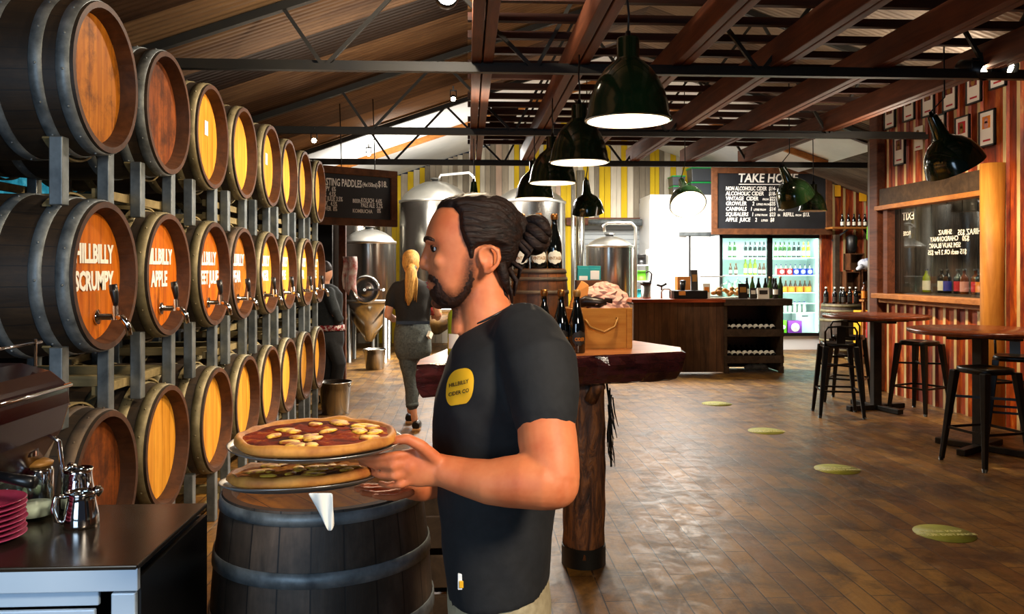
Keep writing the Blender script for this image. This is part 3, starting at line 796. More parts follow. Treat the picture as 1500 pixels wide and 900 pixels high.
MB().box((L / 2 - .032, -D / 2 + .02, .42), (.05, .03, .84)).build('corner_leg', M['bench_front'], t, bevel=.003)
MB().box((L / 2 - .006, .008, .44), (.012, D - .02, .86)).build('end_panel', M['black'], t)
MB().box((0, D / 2 - .01, .44), (L - .03, .012, .86)).build('back_panel', M['black'], t)
MB().box((-L / 2 + .006, 0, .44), (.012, D - .03, .86)).build('end_panel', M['black'], t)
# stack of red plates
M['plate'] = plain('pink_red_plate', '#9c2645', .25, 0, '#b8486a', 3)
for k in range(8):
    p = Vector((-1.105 - .002 * (k % 3), 1.93 + .003 * (k % 2), ct + .001 + k * .0112))
    m = MB(); pr = [(0, .004), (.05, .004), (.058, .001), (.064, .003), (.088, .012), (.09, .0135), (.087, .0145), (.062, .008), (.055, .0075), (0, .0075)]
    m.lathe(pr, 40)
    q = m.build('plate', M['plate'], loc=p) if k == 0 else None
    if k == 0: plate0 = q; tag(q, 'pink red plate at the bottom of the stack on the steel counter', 'plate', 'stacked pink red plates')
    else:
        c = plate0.copy(); COL.objects.link(c); c.location = p
        c['label'] = 'pink red plate on top of the stack on the steel counter' if k == 7 else 'pink red plate, %s from the bottom of the stack on the counter' % ['', 'second', 'third', 'fourth', 'fifth', 'sixth', 'seventh'][k]
# milk jugs, jars
def jug(label, p, r, h, rz=0):
    t = thing('milk_jug', label, 'jug', p, rz)
    m = MB(); m.lathe([(0, 0), (r, 0), (r, .01), (r * .98, h * .35), (r * .8, h * .75), (r * .78, h * .9), (r * .84, h), (r * .80, h), (r * .74, h * .88), (r * .9, h * .3), (0, .006)], 32)
    m.tube([(r * .74, 0, h * .9), (r * 1.0, 0, h * 1.0), (r * 1.12, 0, h * 1.04)], [.014, .012, .006], 8); m.build('jug_body', M['chrome'], t)
    MB().tube([(-r * .8, 0, h * .9), (-r * 1.35, 0, h * .92), (-r * 1.5, 0, h * .6), (-r * 1.3, 0, h * .25), (-r * .95, 0, h * .18)], .006, 8).build('jug_handle', M['chrome'], t)
    return t
jug('shiny steel milk jug nearest the counter front, beside the plates', at(119, 752, 2.03) * 1 and (at(119, 752, 2.03).x, 2.03, ct), .04, .085, .5)
jug('shiny steel milk jug behind the front jug', (at(114, 700, 2.16).x, 2.16, ct), .043, .11, 2.4)
t = thing('knock_jar', 'dark steel canister with a copper lid behind the milk jugs', 'canister', (at(88, 690, 2.19).x - .055, 2.19, ct))
m = MB(); m.lathe([(0, 0), (.036, 0), (.036, .1), (.03, .11), (0, .11)], 24); m.build('canister_body', M['chrome'], t)
m = MB(); m.lathe([(0, .112), (.034, .112), (.036, .12), (.02, .128), (0, .128)], 24); m.build('lid', M['label_gold'], t)
def jar(label, p, r, h, lid=None):
    t = thing('glass_jar', label, 'jar', p)
    m = MB(); m.lathe([(0, .003), (r, .003), (r, h * .82), (r * .86, h * .94), (r * .86, h), (r * .82, h), (r * .82, h * .93), (r * .94, h * .8), (r * .94, .008), (0, .008)], 28); m.build('jar_body', M['clear_glass'], t)
    m = MB(); m.lathe([(0, .01), (r * .92, .01), (r * .92, h * .45), (0, h * .45)], 24); m.build('contents', M['white_enamel'], t)
    return t
jar('glass jar half full of white at the left counter edge behind the plates', (at(50, 700, 2.1).x, 2.10, ct), .042, .088)
jar('glass tumbler beside the half full jar on the steel counter', (at(22, 700, 2.18).x, 2.17, ct), .036, .085)
# red coffee machine at the left edge
M['machine_red'] = plain('deep_red_enamel', '#1e0204', .16, .0, '#2a0406', 3)
t = thing('coffee_machine', 'dark red rounded coffee machine at the left edge on the counter', 'coffee machine', (-1.215, 2.03, ct))
poly = [(-.20, .09), (-.2, .30), (-.18, .34), (-.12, .375), (.05, .375), (.12, .355), (.165, .32), (.17, .27), (.15, .2), (.1, .12), (.08, .09)]
m = MB(); m.prism([(q[0] * 1.0, q[1]) for q in poly], -.2, .2, 'y'); m.build('machine_body', M['machine_red'], t, bevel=.02, seg=3)
m = MB(); m.tube([(.12, -.2, .35), (.165, -.2, .315), (.165, .2, .315)], .006, 8); m.tube([(.16, -.2, .262), (.16, .2, .262)], .005, 8); m.build('chrome_trim', M['chrome'], t)
m = MB(); m.box((-.2, 0, .045), (.2, .36, .09)); m.build('drip_base', M['iron'], t, bevel=.01)
m = MB()
for y in (-.12, .1): m.cyl((.1, y, .21), (.1, y, .15), .032, .03, 18)
m.build('group_head', M['chrome'], t)
m = MB(); m.tube([(.1, -.12, .165), (.2, -.15, .155), (.26, -.17, .15)], [.01, .012, .014], 10); m.build('portafilter', M['black_plastic'], t)
m = MB(); m.tube([(.12, .16, .2), (.15, .17, .17), (.16, .17, .08), (.16, .17, .02)], .006, 8); m.build('steam_wand', M['chrome'], t)
m = MB()
for y in (-.15, .15): m.cyl((.1, y, .37), (.1, y, .44), .004)
m.tube([(.1, -.18, .43), (.1, .18, .43)], .004, 8); m.tube([(-.16, -.15, .43), (.12, -.15, .43)], .004, 8); m.build('cup_rail', M['chrome'], t)
# ------------------------------------------------------------------ helpers for placing on planes
def onz(u, v, z):
    a = at(u, v, 1.0) - Vector((0, 0, CAM_H)); k = (z - CAM_H) / a.z
    return Vector((a.x * k, a.y * k, z))
def px(Y): return Y / FPX
# ------------------------------------------------------------------ bottles
def bottle_prof(kind, h, r):
    if kind == 'wine':
        p = [(0, 0), (.92, 0), (1, .02), (1, .62), (.93, .68), (.55, .75), (.38, .80), (.36, .95), (.42, .955), (.42, .985), (.36, 1), (0, 1)]
    elif kind == 'champ':
        p = [(0, 0), (.94, 0), (1, .02), (1, .40), (.95, .48), (.74, .60), (.5, .72), (.38, .82), (.34, .93), (.42, .935), (.42, .955), (.34, .96), (.34, 1), (0, 1)]
    else:
        p = [(0, 0), (.92, 0), (1, .025), (1, .55), (.88, .64), (.5, .76), (.42, .86), (.40, .95), (.46, .955), (.46, 1), (0, 1)]
    return [(a * r, b * h) for a, b in p]
def bottle_mesh(kind, h, r, glass_, label_, cap_, lz=(.15, .42), n=14, neck=None):
    """small bottle in one mesh: glass, label band and cap"""
    m = MB(); pr = bottle_prof(kind, h, r); m.lathe(pr, n, 0)
    m.lathe([(r * 1.012, h * lz[0]), (r * 1.012, h * lz[1])], n, 1)
    if neck: m.lathe([(r * .5, h * neck[0]), (r * .46, h * neck[1])], n, 1)
    m.lathe([(r * .48, h * .93), (r * .48, h * 1.004), (0, h * 1.004)], n, 2)
    me = m.mesh('bottle')
    for q in (glass_, label_, cap_): me.materials.append(q)
    return me
def bottles(me, spots, label, group, rots=None, name='bottle'):
    for k, p in enumerate(spots):
        o = bpy.data.objects.new(name, me); COL.objects.link(o); o.location = p
        if rots: o.rotation_euler = rots
        tag(o, label[k] if isinstance(label, list) else label, 'bottle', group)
def big_bottle(label, p, h, r, glass_='dark_glass', lab='label_gold', foil='cork', kind='champ', oval=False, wire=True, rz=0, word=None, neck_label=False, extra=None):
    t = thing('bottle', label, 'bottle', p, rz)
    MB().lathe(bottle_prof(kind, h, r), 32, 0).build('bottle_glass', M[glass_], t)
    # label wraps the front (towards -y)
    m = MB(); n = 14; z0, z1 = (.12 * h, .36 * h)
    vs, fs = [], []
    for j in range(9):
        zz = z0 + (z1 - z0) * j / 8; wid = math.sqrt(max(0.02, 1 - (2 * j / 8 - 1) ** 2)) if oval else 1
        for i in range(n + 1):
            a = -PI / 2 + (i / n - .5) * 2.0 * wid; vs.append((r * 1.01 * math.cos(a), r * 1.01 * math.sin(a), zz))
    for j in range(8):
        for i in range(n): fs.append((j * (n + 1) + i, j * (n + 1) + i + 1, (j + 1) * (n + 1) + i + 1, (j + 1) * (n + 1) + i))
    m.add(vs, fs, 0, True)
    lb = m.build('bottle_label', M[lab], t)
    if word:
        me = text_mesh(word, h * .075, bold=.03, depth=.0002, width=.8)
        for q in me.vertices:
            a = -PI / 2 + q.co.x / r; rr = r * 1.018 + q.co.z; q.co = (rr * math.cos(a), rr * math.sin(a), z0 + (z1 - z0) * .42 + q.co.y)
        me.materials.clear(); me.materials.append(M['label_gold'] if lab == 'label_white' else M['orange']); o = bpy.data.objects.new('label_word', me); COL.objects.link(o); o.parent = lb
    m = MB(); m.lathe([(r * .40, h * .90), (r * .46, h * .93), (r * .47, h * .96), (r * .42, h * 1.005), (0, h * 1.01)], 20, 0)
    m.build('foil', M[foil], t)
    return t
# ------------------------------------------------------------------ live-edge slab table on logs
SZ = 1.10
front = [onz(607, 535, SZ), onz(700, 529, SZ), onz(790, 525, SZ), onz(875, 521, SZ), onz(945, 518, SZ), onz(1001, 515, SZ)]
back = [onz(1000, 509, SZ), onz(930, 499, SZ), onz(840, 500, SZ), onz(740, 504, SZ), onz(655, 510, SZ), onz(612, 527, SZ)]
ring = []
for seq in (front, back):
    for a, b in zip(seq, seq[1:]):
        for k in range(5): ring.append(a.lerp(b, k / 5))
    ring.append(seq[-1])
cen = sum(ring, Vector()) / len(ring)
M['slab_top'] = wood('slab_top_wood', '#8a4216', '#d08a52', (1.2, 9, 9), .3, 1.6, spec=.5)
M['slab_edge'] = plain('varnished_live_edge', '#1c0a0c', .16, 0, '#4a1f20', 9, (1, 1, 3), bump=.7, spec=.6)
t = thing('slab_table', 'thick live edge slab table on log legs behind the waiter', 'table', (cen.x, cen.y, 0))
r = random.Random(3); N = len(ring); lay = []
for k, (z, ins) in enumerate(((SZ, .012), (SZ - .008, 0), (SZ - .05, -.012), (SZ - .1, .0), (SZ - .14, .03), (SZ - .15, .06))):
    L = []
    for i, p in enumerate(ring):
        d = (p - cen); d.z = 0; d.normalize(); w_ = .012 * math.sin(i * 1.7 + k * .8) + r.uniform(-.006, .006)
        q = p - d * (ins + (w_ if k else 0)); L.append((q.x - cen.x, q.y - cen.y, z))
    lay.append(L)
m = MB(); vs = [q for L in lay for q in L]; fs = []
for k in range(len(lay) - 1):
    for i in range(N): fs.append((k * N + i, k * N + (i + 1) % N, (k + 1) * N + (i + 1) % N, (k + 1) * N + i))
m.add(vs, fs, 1, False); m.add(vs[:N], [tuple(range(N))], 0); m.add(vs[-N:], [tuple(range(N))], 1)
m.build('slab', [M['slab_top'], M['slab_edge']], t)
def mat_bark():
    t_ = NT('log_bark'); v = t_.coords((5, 5, 1.1), rnd=False); f = t_.noise(v, 4, 6, .7, 1.2)
    t_.base(t_.ramp(f, [(.3, rgb('#1c0d07')), (.48, rgb('#54301a')), (.6, rgb('#8a5226')), (.72, rgb('#3a2012'))])); t_.set(Roughness=.55); t_.bump(f, .8, .02); return t_.mat
M['bark'] = mat_bark()
def log(p, rr, z1):
    q = random.Random(9); m = MB(); n = 26; vs, fs = [], []; L = 14
    for j in range(L + 1):
        z = .05 + (z1 - .05) * j / L
        for i in range(n):
            a = 2 * PI * i / n; R_ = rr * (1 + .05 * math.sin(3 * a + j * .3) + q.uniform(-.03, .03)); vs.append((p.x - cen.x + R_ * math.cos(a), p.y - cen.y + R_ * math.sin(a), z))
    for j in range(L):
        for i in range(n): fs.append((j * n + i, j * n + (i + 1) % n, (j + 1) * n + (i + 1) % n, (j + 1) * n + i))
    fs.append(tuple(range(n))); fs.append(tuple(L * n + i for i in range(n)))
    m.add(vs, fs, 0, True)
    o = m.build('log_leg', M['bark'], t)
    m = MB(); m.cyl((p.x - cen.x, p.y - cen.y, 0), (p.x - cen.x, p.y - cen.y, .1), rr * 1.06, n=24); m.build('leg_shade', M['iron'], o)  # shade at the log's foot, put in as a dark collar
LG = Vector((.60, 4.22, 0))
log(LG, .108, SZ - .145); log(Vector((-.02, 4.0, 0)), .1, SZ - .145)
log(Vector((.80, 4.55, 0)), .07, SZ - .145) if False else None
m = MB(); m.tube([(LG.x - cen.x + .02, LG.y - cen.y - .1, .86), (LG.x - cen.x + .05, LG.y - cen.y - .14, .93), (LG.x - cen.x + .075, LG.y - cen.y - .155, .945)], [.035, .03, .026], 10); m.build('branch_stub', M['bark'], t)
# dried vine hanging by the log
v0 = Vector((LG.x + .135, LG.y - .02, 0)); q = random.Random(4); m = MB()
for k in range(16):
    z = .86 - .018 * k; x = q.uniform(-.012, .02); y = q.uniform(-.03, .03)
    m.tube([(x, y, z + .05), (x + q.uniform(-.01, .015), y, z - .03), (x + q.uniform(-.01, .035), y + q.uniform(-.02, .02), z - .1)], [.004, .004, .0015], 5)
m.tube([(-.02, 0, .95), (0, 0, .8), (.006, 0, .5)], .006, 6)
tag(m.build('dried_vine', M['iron'], loc=v0), 'dark dried vine hanging beside the log leg of the slab table', 'dried vine')
# things on the slab
t = barrel('small_keg', 'small honey coloured oak keg standing on the slab table behind the waiter\'s head', None, (onz(795, 505, SZ).x - .01, 4.68, SZ), 'head_honey', 'hoop_rust', 'staves_keg', .425, .168, .148, True, .4, rivets=False, rec=.015)
KT = Vector((t.location.x, 4.68, SZ + .425 - .014))
for u, lab in ((764, 'tall sparkling cider bottle on the keg, nearest the waiter\'s hair bun'), (788, 'tall sparkling cider bottle in the middle of the three on the keg'), (812, 'tall sparkling cider bottle on the right of the keg top, lettered vintage')):
    x = at(u, 395, 4.66).x
    big_bottle(lab, (x, 4.66 if u != 788 else 4.61, KT.z), .325, .046, 'dark_glass', 'label_white', 'cork', 'champ', True, word='VINTAGE')
for u, v, lab, f in ((797, 514, 'leftmost dark cider bottle with gold foil standing before the pine crate', 'cork'), (822, 516, 'middle dark cider bottle with gold foil standing before the pine crate', 'cork'), (845, 517, 'dark cider bottle with copper neck standing against the pine crate', 'label_gold')):
    p = onz(u, v, SZ)
    big_bottle(lab, p, .315, .042, 'dark_glass', 'label_dark', f, 'champ', True, word='CIDER', rz=.25)
p = onz(667, 521, SZ)
big_bottle('pale glass bottle with a white label standing left on the slab table behind the waiter', p, .30, .038, 'lime_glass', 'label_white', 'label_white', 'wine')
# pine crate with rope handle, tissue and leather
a, b = onz(838, 513, SZ), onz(934, 508, SZ); a.y = max(a.y, 4.26); ex = (b - a); wdt = .34; ang = math.atan2(ex.y, ex.x) * .5
t = thing('pine_crate', 'pine crate with a rope handle on the slab table, filled with pink tissue', 'crate', (a.x, a.y, SZ), ang)
H = .215; D = .2; tk = .012
MB().box((wdt / 2, tk / 2, H / 2), (wdt, tk, H)).build('front_board', M['pine'], t, bevel=.002)
MB().box((wdt / 2, D - tk / 2, H / 2), (wdt, tk, H)).build('rear_board', M['pine'], t, bevel=.002)
for x in (tk / 2, wdt - tk / 2): MB().box((x, D / 2, H / 2), (tk, D - 2 * tk, H)).build('end_board', M['pine'], t, bevel=.002)
MB().box((wdt - .022, -.006, H / 2), (.028, .012, H)).build('corner_batten', M['pine'], t, bevel=.002)
MB().box((wdt / 2, D / 2, .006), (wdt - .024, D - .024, .012)).build('floor_board', M['pine'], t)
m = MB(); m.tube([(wdt * .22, -.002, H * .72), (wdt * .22, -.012, H * .70), (wdt * .28, -.022, H * .55), (wdt * .5, -.026, H * .42), (wdt * .68, -.022, H * .55), (wdt * .74, -.012, H * .74), (wdt * .74, -.002, H * .76)], .007, 10); m.build('rope_handle', M['label_gold'], t)
CRATE = t
q = random.Random(8); m = MB(); n = 22
vs, fs = [], []; Rn = 13
for j in range(Rn + 1):
    th_ = PI * .62 * j / Rn
    for i in range(n):
        a_ = 2 * PI * i / n; rr = (1 + .13 * math.sin(i * 2.9 + j * 2.1) + q.uniform(-.12, .12))
        vs.append((.125 * math.sin(th_) * math.cos(a_) * rr, .1 * math.sin(th_) * math.sin(a_) * rr, .125 * math.cos(th_) * (1 + q.uniform(-.06, .06))))
for j in range(Rn):
    for i in range(n): fs.append((j * n + i, j * n + (i + 1) % n, (j + 1) * n + (i + 1) % n, (j + 1) * n + i))
m.add(vs, fs)
M['tissue'] = plain('crumpled_pink_tissue', '#e0a08c', .7, 0, '#f3c6b4', 22)
cz = Vector((a.x, a.y, 0)) + Vector((math.cos(ang) * .225 - math.sin(ang) * .12, math.sin(ang) * .225 + math.cos(ang) * .12, SZ + .225))
tag(m.build('tissue_bundle', M['tissue'], loc=cz), 'crumpled pink tissue bundle heaped in the pine crate', 'tissue paper')
M['kraft'] = plain('orange_kraft_paper', '#b8681e', .6, 0, '#d98a34', 5, bump=.2)
m = MB(); m.add([(-.085, -.06, -.03), (.0, -.075, -.04), (.02, -.05, .09), (-.02, -.03, .115), (-.06, -.05, .05), (-.08, .04, -.03), (0, .05, .0), (.0, .02, .11)], [(0, 1, 2, 4), (4, 2, 3), (0, 4, 5), (5, 4, 3, 7), (5, 7, 6), (1, 6, 7, 2), (2, 7, 3), (0, 5, 6, 1)])
tag(m.build('paper_bag', M['kraft'], loc=cz + Vector((-.11, -.005, .02)), bevel=.004), 'folded orange paper bag leaning against the pink tissue in the crate', 'paper bag')
M['leather'] = plain('dark_leather', '#140a06', .35, 0, '#3a1e10', 8, bump=.2)
m = MB(); m.tube([(-.11, -.02, 0), (-.05, -.05, .022), (.02, -.045, .012), (.09, -.05, .018)], [.02, .03, .028, .018], 10); m.tube([(-.12, .03, .0), (-.04, .03, .025), (.03, .02, .01)], [.02, .028, .02], 10)
tag(m.build('leather_pouch', M['leather'], loc=cz + Vector((-.06, -.03, .005))), 'dark brown leather roll lying in the left of the pine crate', 'leather roll')
# dark crate with packets behind
p = onz(862, 505, SZ); p.y = 4.62; p.x = at(862, 500, 4.62).x
t = thing('wooden_box', 'dark wooden box holding teal packets, between the keg and the tissue', 'box', p)
m = MB(); W_, D_, H_ = .135, .09, .36
for y in (-D_ / 2, D_ / 2): MB().box((0, y, H_ / 2), (W_, .01, H_)).build('side_board', M['frame_wood'], t, bevel=.002)
for x in (-W_ / 2, W_ / 2): MB().box((x, 0, H_ / 2), (.01, D_, H_)).build('end_board', M['frame_wood'], t, bevel=.002)
for k, (dx, lab) in enumerate(((-.035, 'teal and white packet at the left of the dark wooden box'), (.035, 'white and teal packet at the right of the dark wooden box'))):
    m = MB(); m.box((0, 0, 0), (.066, .03, .11), 0); m.box((0, -.0165, -.012 + .03 * k), (.05, .002, .05), 1); m.prism([(-.033, .055), (.033, .055), (.034, .068), (-.034, .07)], -.004, .004, 'y', 0)
    tag(m.build('packet', [M['teal'], M['white']], loc=p + Vector((dx, -.01, H_ + .012)), bevel=.004, rot=(.1, 0, .15 - .3 * k)), lab, 'packet')
# dark crate on the floor between barrel and waiter
p = at(632, 800, 3.3); p.z = 0
t = thing('slatted_crate', 'dark slatted crate on the floor behind the upright foreground barrel', 'crate', p)
for k in range(4): MB().box((0, -.17, .07 + .15 * k), (.46, .02, .12)).build('slat', M['old_timber'], t, bevel=.003)
for k in range(4): MB().box((0, .17, .07 + .15 * k), (.46, .02, .12)).build('slat', M['old_timber'], t, bevel=.003)
for x in (-.23, .23): MB().box((x, 0, .3), (.02, .34, .6)).build('end_board', M['old_timber'], t)
# ------------------------------------------------------------------ bar counter
CY = 11.8
x0, x1, xm = at(928, 500, CY).x, at(1147, 500, CY).x, at(1061, 500, CY).x
M['counter_boards'] = wood('counter_boards', '#33231a', '#86603f', (5, 5, .7), .6, 2, plank=(0, .115), tone=.6)
M['counter_top'] = wood('red_counter_top', '#5a1c0c', '#b0522a', (1, 9, 9), .3, 2)
t = thing('bar_counter', 'long timber bar counter with vertical boards and bottle shelves at its right', 'bar counter', ((x0 + x1) / 2, CY, 0)); cx = (x0 + x1) / 2
MB().box(((x0 + xm) / 2 - cx - .02, -.02 + .33, 1.065), (xm - x0 + .04, .75, .05)).build('counter_top', M['counter_top'], t, bevel=.004)
MB().box(((xm + x1) / 2 - cx + .05, .33, 1.04), (x1 - xm + .14, .78, .1)).build('counter_top', M['old_timber'], t, bevel=.006)
MB().box(((x0 + xm) / 2 - cx, .02, .53), (xm - x0, .04, 1.02)).build('front_panel', M['counter_boards'], t)
MB().box((x0 - cx + .02, .36, .52), (.04, .66, 1.0)).build('end_panel', M['counter_boards'], t)
for x in (xm - cx + .02, x1 - cx - .02): MB().box((x, .3, .52), (.045, .62, 1.0)).build('bay_side', M['old_timber'], t, bevel=.004)
MB().box(((xm + x1) / 2 - cx, .6, .52), (x1 - xm, .03, 1.0)).build('bay_back', M['black'], t)
for z in (.56, .17):
    o = MB().box(((xm + x1) / 2 - cx, .28, z + .06), (x1 - xm - .08, .5, .02), 0, None, (.25, 0, 0)).build('bottle_shelf', M['old_timber'], t)
    MB().box(((xm + x1) / 2 - cx, .0, z + .03), (x1 - xm + .02, .03, .11)).build('shelf_lip', M['old_timber'], o, bevel=.004)
for x in (xm - cx + .03, x1 - cx - .03): MB().box((x, .0, .05), (.07, .06, .1)).build('foot', M['old_timber'], t, bevel=.004)
me = bottle_mesh('wine', .29, .038, M['dark_glass'], M['label_white'], M['dark_glass'], (.1, .36), 14)
for zs, nm in ((.585, 'upper'), (.195, 'lower')):
    sp = []
    for k in range(9): sp.append(Vector((xm + .11 + k * (x1 - xm - .22) / 8, CY + .07 + (.02 if k < 3 else 0), zs + .045)))
    bottles(me, sp, 'dark bottle with a white label lying on the %s bar counter shelf' % nm, '%s shelf bottles of the bar counter' % nm, (-1.1, 0, 0))
p = at(1107, 541, CY + .25); m = MB(); m.tube([(-.16, 0, .05), (-.05, .03, .07), (.06, -.02, .06), (.16, 0, .08)], [.03, .05, .045, .03], 10); m.tube([(.05, 0, .1), (.12, -.03, .07), (.17, 0, .03)], .03, 8)
tag(m.build('shopping_bag', plain('crumpled_grey_plastic', '#55605c', .35, 0, '#b9c4be', 9), loc=(p.x, p.y, .0)), 'crumpled pale plastic bag on the floor under the bottle shelves', 'bag')
# things on the counter
CT = 1.093; CY2 = 12.05
def cpx(u, Y=CY2, z=CT): return Vector((at(u, 430, Y).x, Y, z))
t = thing('coffee_grinder', 'small steel grinder jug with dark lid at the left end of the bar counter', 'grinder', cpx(946))
MB().lathe([(0, 0), (.075, 0), (.075, .02), (.07, .03), (.072, .2), (0, .2)], 24).build('grinder_body', M['stainless_satin'], t); MB().lathe([(0, .2), (.08, .2), (.085, .23), (.05, .25), (0, .25)], 24).build('lid', M['black'], t)
MB().tube([(.07, 0, .2), (.09, 0, .36), (.05, 0, .4), (.0, 0, .38)], .012, 8).build('grinder_handle', M['black'], t)
t = thing('till_tray', 'long black tray with a paper note on the bar counter', 'tray', cpx(1008, 11.95))
MB().box((0, 0, .06), (.5, .3, .12)).build('tray_body', M['black'], t, bevel=.008); MB().box((-.13, -.153, .08), (.1, .004, .06)).build('paper_note', M['kraft'], t)
t = thing('tap_arch', 'white curved tap standing on the bar counter left of the black tray', 'tap', cpx(974, 11.95))
MB().tube([(-.05, 0, 0), (-.05, 0, .1), (-.02, 0, .14), (.06, 0, .14), (.1, 0, .1), (.1, 0, .0)], .014, 8).build('tap_tube', M['white'], t); MB().tube([(-.12, 0, .2), (-.05, 0, .18), (.02, 0, .22)], [.015, .02, .02], 8).build('tap_lever', M['black'], t); MB().bar((-.05, 0, .12), (-.05, 0, .2), .02, .02).build('tap_stem', M['chrome'], t)
t = thing('cardboard_box', 'open brown cardboard box on the bar counter behind the black tray', 'box', cpx(1000, 12.2))
MB().box((0, 0, .16), (.2, .16, .32)).build('box_body', M['kraft'], t, bevel=.003); 
t = thing('takeaway_cup', 'black takeaway cup standing on the black tray', 'cup', cpx(1000, 11.93, CT + .12)); MB().lathe([(0, 0), (.035, 0), (.045, .13), (0, .13)], 20).build('cup_body', M['black'], t); MB().lathe([(.047, .125), (.047, .14), (.03, .15), (0, .15)], 20).build('cup_lid', M['black_plastic'], t)
def card(name, label, u, w_, h_, mat_, Y=11.9, cat='card', extra='label_gold', z=CT):
    t = thing(name, label, cat, cpx(u, Y, z))
    MB().box((0, 0, h_ / 2), (w_, .02, h_), 0, None, (-.1, 0, 0)).build('card_face', M[mat_], t); MB().box((0, -.012 + .0, h_ * .6), (w_ * .7, .006, h_ * .35), 0, None, (-.1, 0, 0)).build('card_print', M[extra], t)
card('menu_card', 'tall dark menu card behind the takeaway cup on the bar counter', 1017, .1, .3, 'label_dark', 11.97, z=CT + .12)
card('menu_card', 'orange and white card standing right of the black tray', 1035, .1, .22, 'label_white', 11.85, extra='orange')
card('menu_card', 'black card with a cream print in front of the glass domes', 1088, .13, .22, 'black', 11.75)
card('menu_card', 'small white framed notice lying against the dark bottles', 1118, .17, .16, 'label_white', 11.72, extra='label_dark')
card('menu_card', 'small dark card with a pale print right of the black card', 1103, .09, .16, 'label_dark', 11.72, extra='label_white')
def dome(label, u, R_, h, Y=12.0, cake=True):
    t = thing('glass_dome', label, 'cake dome', cpx(u, Y))
    MB().lathe([(0, 0), (R_ * 1.08, 0), (R_ * 1.1, .015), (0, .015)], 28).build('dome_plate', M['white_enamel'], t)
    MB().lathe([(R_, .016), (R_, h * .55), (R_ * .8, h * .85), (R_ * .3, h), (.02, h), (.018, h + .03), (0, h + .035)], 28).build('dome_glass', M['clear_glass'], t)
    if cake:
        q = random.Random(int(u)); m = MB()
        for k in range(8): m.ball((q.uniform(-.6, .6) * R_, q.uniform(-.5, .5) * R_, .05 + q.uniform(0, .1)), (.04, .035, .03), 8, k % 2, rings=5)
        m.build('pastries', [M['label_gold'], M['kraft']], t)['kind'] = 'stuff'
dome('glass cake dome full of pastries, left of the black card', 1066, .12, .24); dome('low glass cloche with pale cakes beside the orange card', 1049, .085, .17, 11.86); dome('tall glass dome between the pastries dome and the bottles', 1080, .1, .26, 12.2)
t = thing('display_case', 'clear display case at the back of the counter before the cold room door', 'display case', cpx(1040, 12.3)); MB().box((0, 0, .16), (.36, .25, .3)).build('case_glass', M['clear_glass'], t); MB().box((0, 0, .01), (.38, .27, .02)).build('case_base', M['black'], t); MB().box((0, 0, .32), (.38, .27, .015)).build('case_lid', M['white'], t)
bm1 = bottle_mesh('beer', .3, .036, M['dark_glass'], M['label_white'], M['black'], (.2, .45), 14); bm2 = bottle_mesh('beer', .32, .038, M['green_glass'], M['label_dark'], M['label_gold'], (.15, .45), 14)
for k, (u, Y, h) in enumerate(((1094, 12.2, 0), (1102, 12.2, 1), (1111, 12.2, 0), (1121, 12.2, 0), (1128, 11.9, 1), (1133, 12.2, 0), (1136, 11.8, 0), (1143, 11.85, 1))):
    o = bpy.data.objects.new('bottle', bm2 if h else bm1); COL.objects.link(o); o.location = cpx(u, Y)
    tag(o, ('green' if h else 'dark') + ' bottle clustered at the bar counter\'s right end, %s from left' % ['first', 'second', 'third', 'fourth', 'fifth', 'sixth', 'seventh', 'eighth'][k], 'bottle', 'bottle cluster on the bar counter')
# ------------------------------------------------------------------ drinks fridge
FY = 15.2
fx0, fx1, fxm = at(1054, 400, FY).x, at(1203, 400, FY).x, at(1127, 400, FY).x
fw = fx1 - fx0; fc = (fx0 + fx1) / 2; FZ0, FZ1, FD = .26, 2.17, .62
def zv(v, Y): return CAM_H + (395 - v) * Y / FPX
t = thing('drinks_fridge', 'tall black framed drinks fridge with two lit glass doors under the take home board', 'fridge', (fc, FY, 0))
M['fridge_in'] = plain('fridge_interior', '#e2f2f0', .4); M['fridge_lamp'] = glow('lit_fridge_strip', '#d4fff6', 14)
m = MB(); m.box((0, FD / 2 + .02, FZ0 / 2), (fw, FD, FZ0), 1); m.box((0, FD - .01, (FZ0 + FZ1) / 2), (fw, .03, FZ1 - FZ0)); m.box((0, FD / 2, FZ1 + .02), (fw, FD, .05), 2)
for x in (-fw / 2 + .015, fw / 2 - .015): m.box((x, FD / 2, (FZ0 + FZ1) / 2), (.03, FD, FZ1 - FZ0))
m.box((0, FD / 2, FZ0 + .015), (fw, FD, .03)); m.build('cabinet', [M['fridge_in'], M['coldroom'], M['black']], t)
for x in (-fw / 2 + .06, 0, fw / 2 - .06):
    MB().box((x, .06, (FZ0 + FZ1) / 2), (.022, .022, FZ1 - FZ0 - .15)).build('light_strip', M['fridge_lamp'], t)
for xa, xb in ((-fw / 2, fxm - fc), (fxm - fc, fw / 2)):
    m = MB(); w_ = xb - xa; c = (xa + xb) / 2; hh = FZ1 - FZ0
    m.box((xa + .025, -.01, FZ0 + hh / 2), (.05, .04, hh)); m.box((xb - .025, -.01, FZ0 + hh / 2), (.05, .04, hh)); m.box((c, -.01, FZ0 + .03), (w_, .04, .06)); m.box((c, -.01, FZ1 - .03), (w_, .04, .06))
    d = m.build('door', M['black'], t); MB().box((c, -.005, FZ0 + hh / 2), (w_ - .1, .006, hh - .12)).build('pane', M['clear_glass'], d)
SV = [377, 403, 429, 445, 459]
SZs = [zv(v, FY + .1) for v in SV]
for z in SZs: MB().box((0, FD / 2, z - .01), (fw - .08, FD - .14, .012)).build('shelf', M['white'], t)
area('fridge_light', (fc, FY + .1, FZ1 - .06), (fc, FY + .3, 0), fw - .2, 30, (.75, 1, .95), .1)
area('fridge_light', (fc, FY + .035, 1.2), (fc, FY + 1, 1.2), fw - .2, 26, (.75, 1, .95), 1.5)
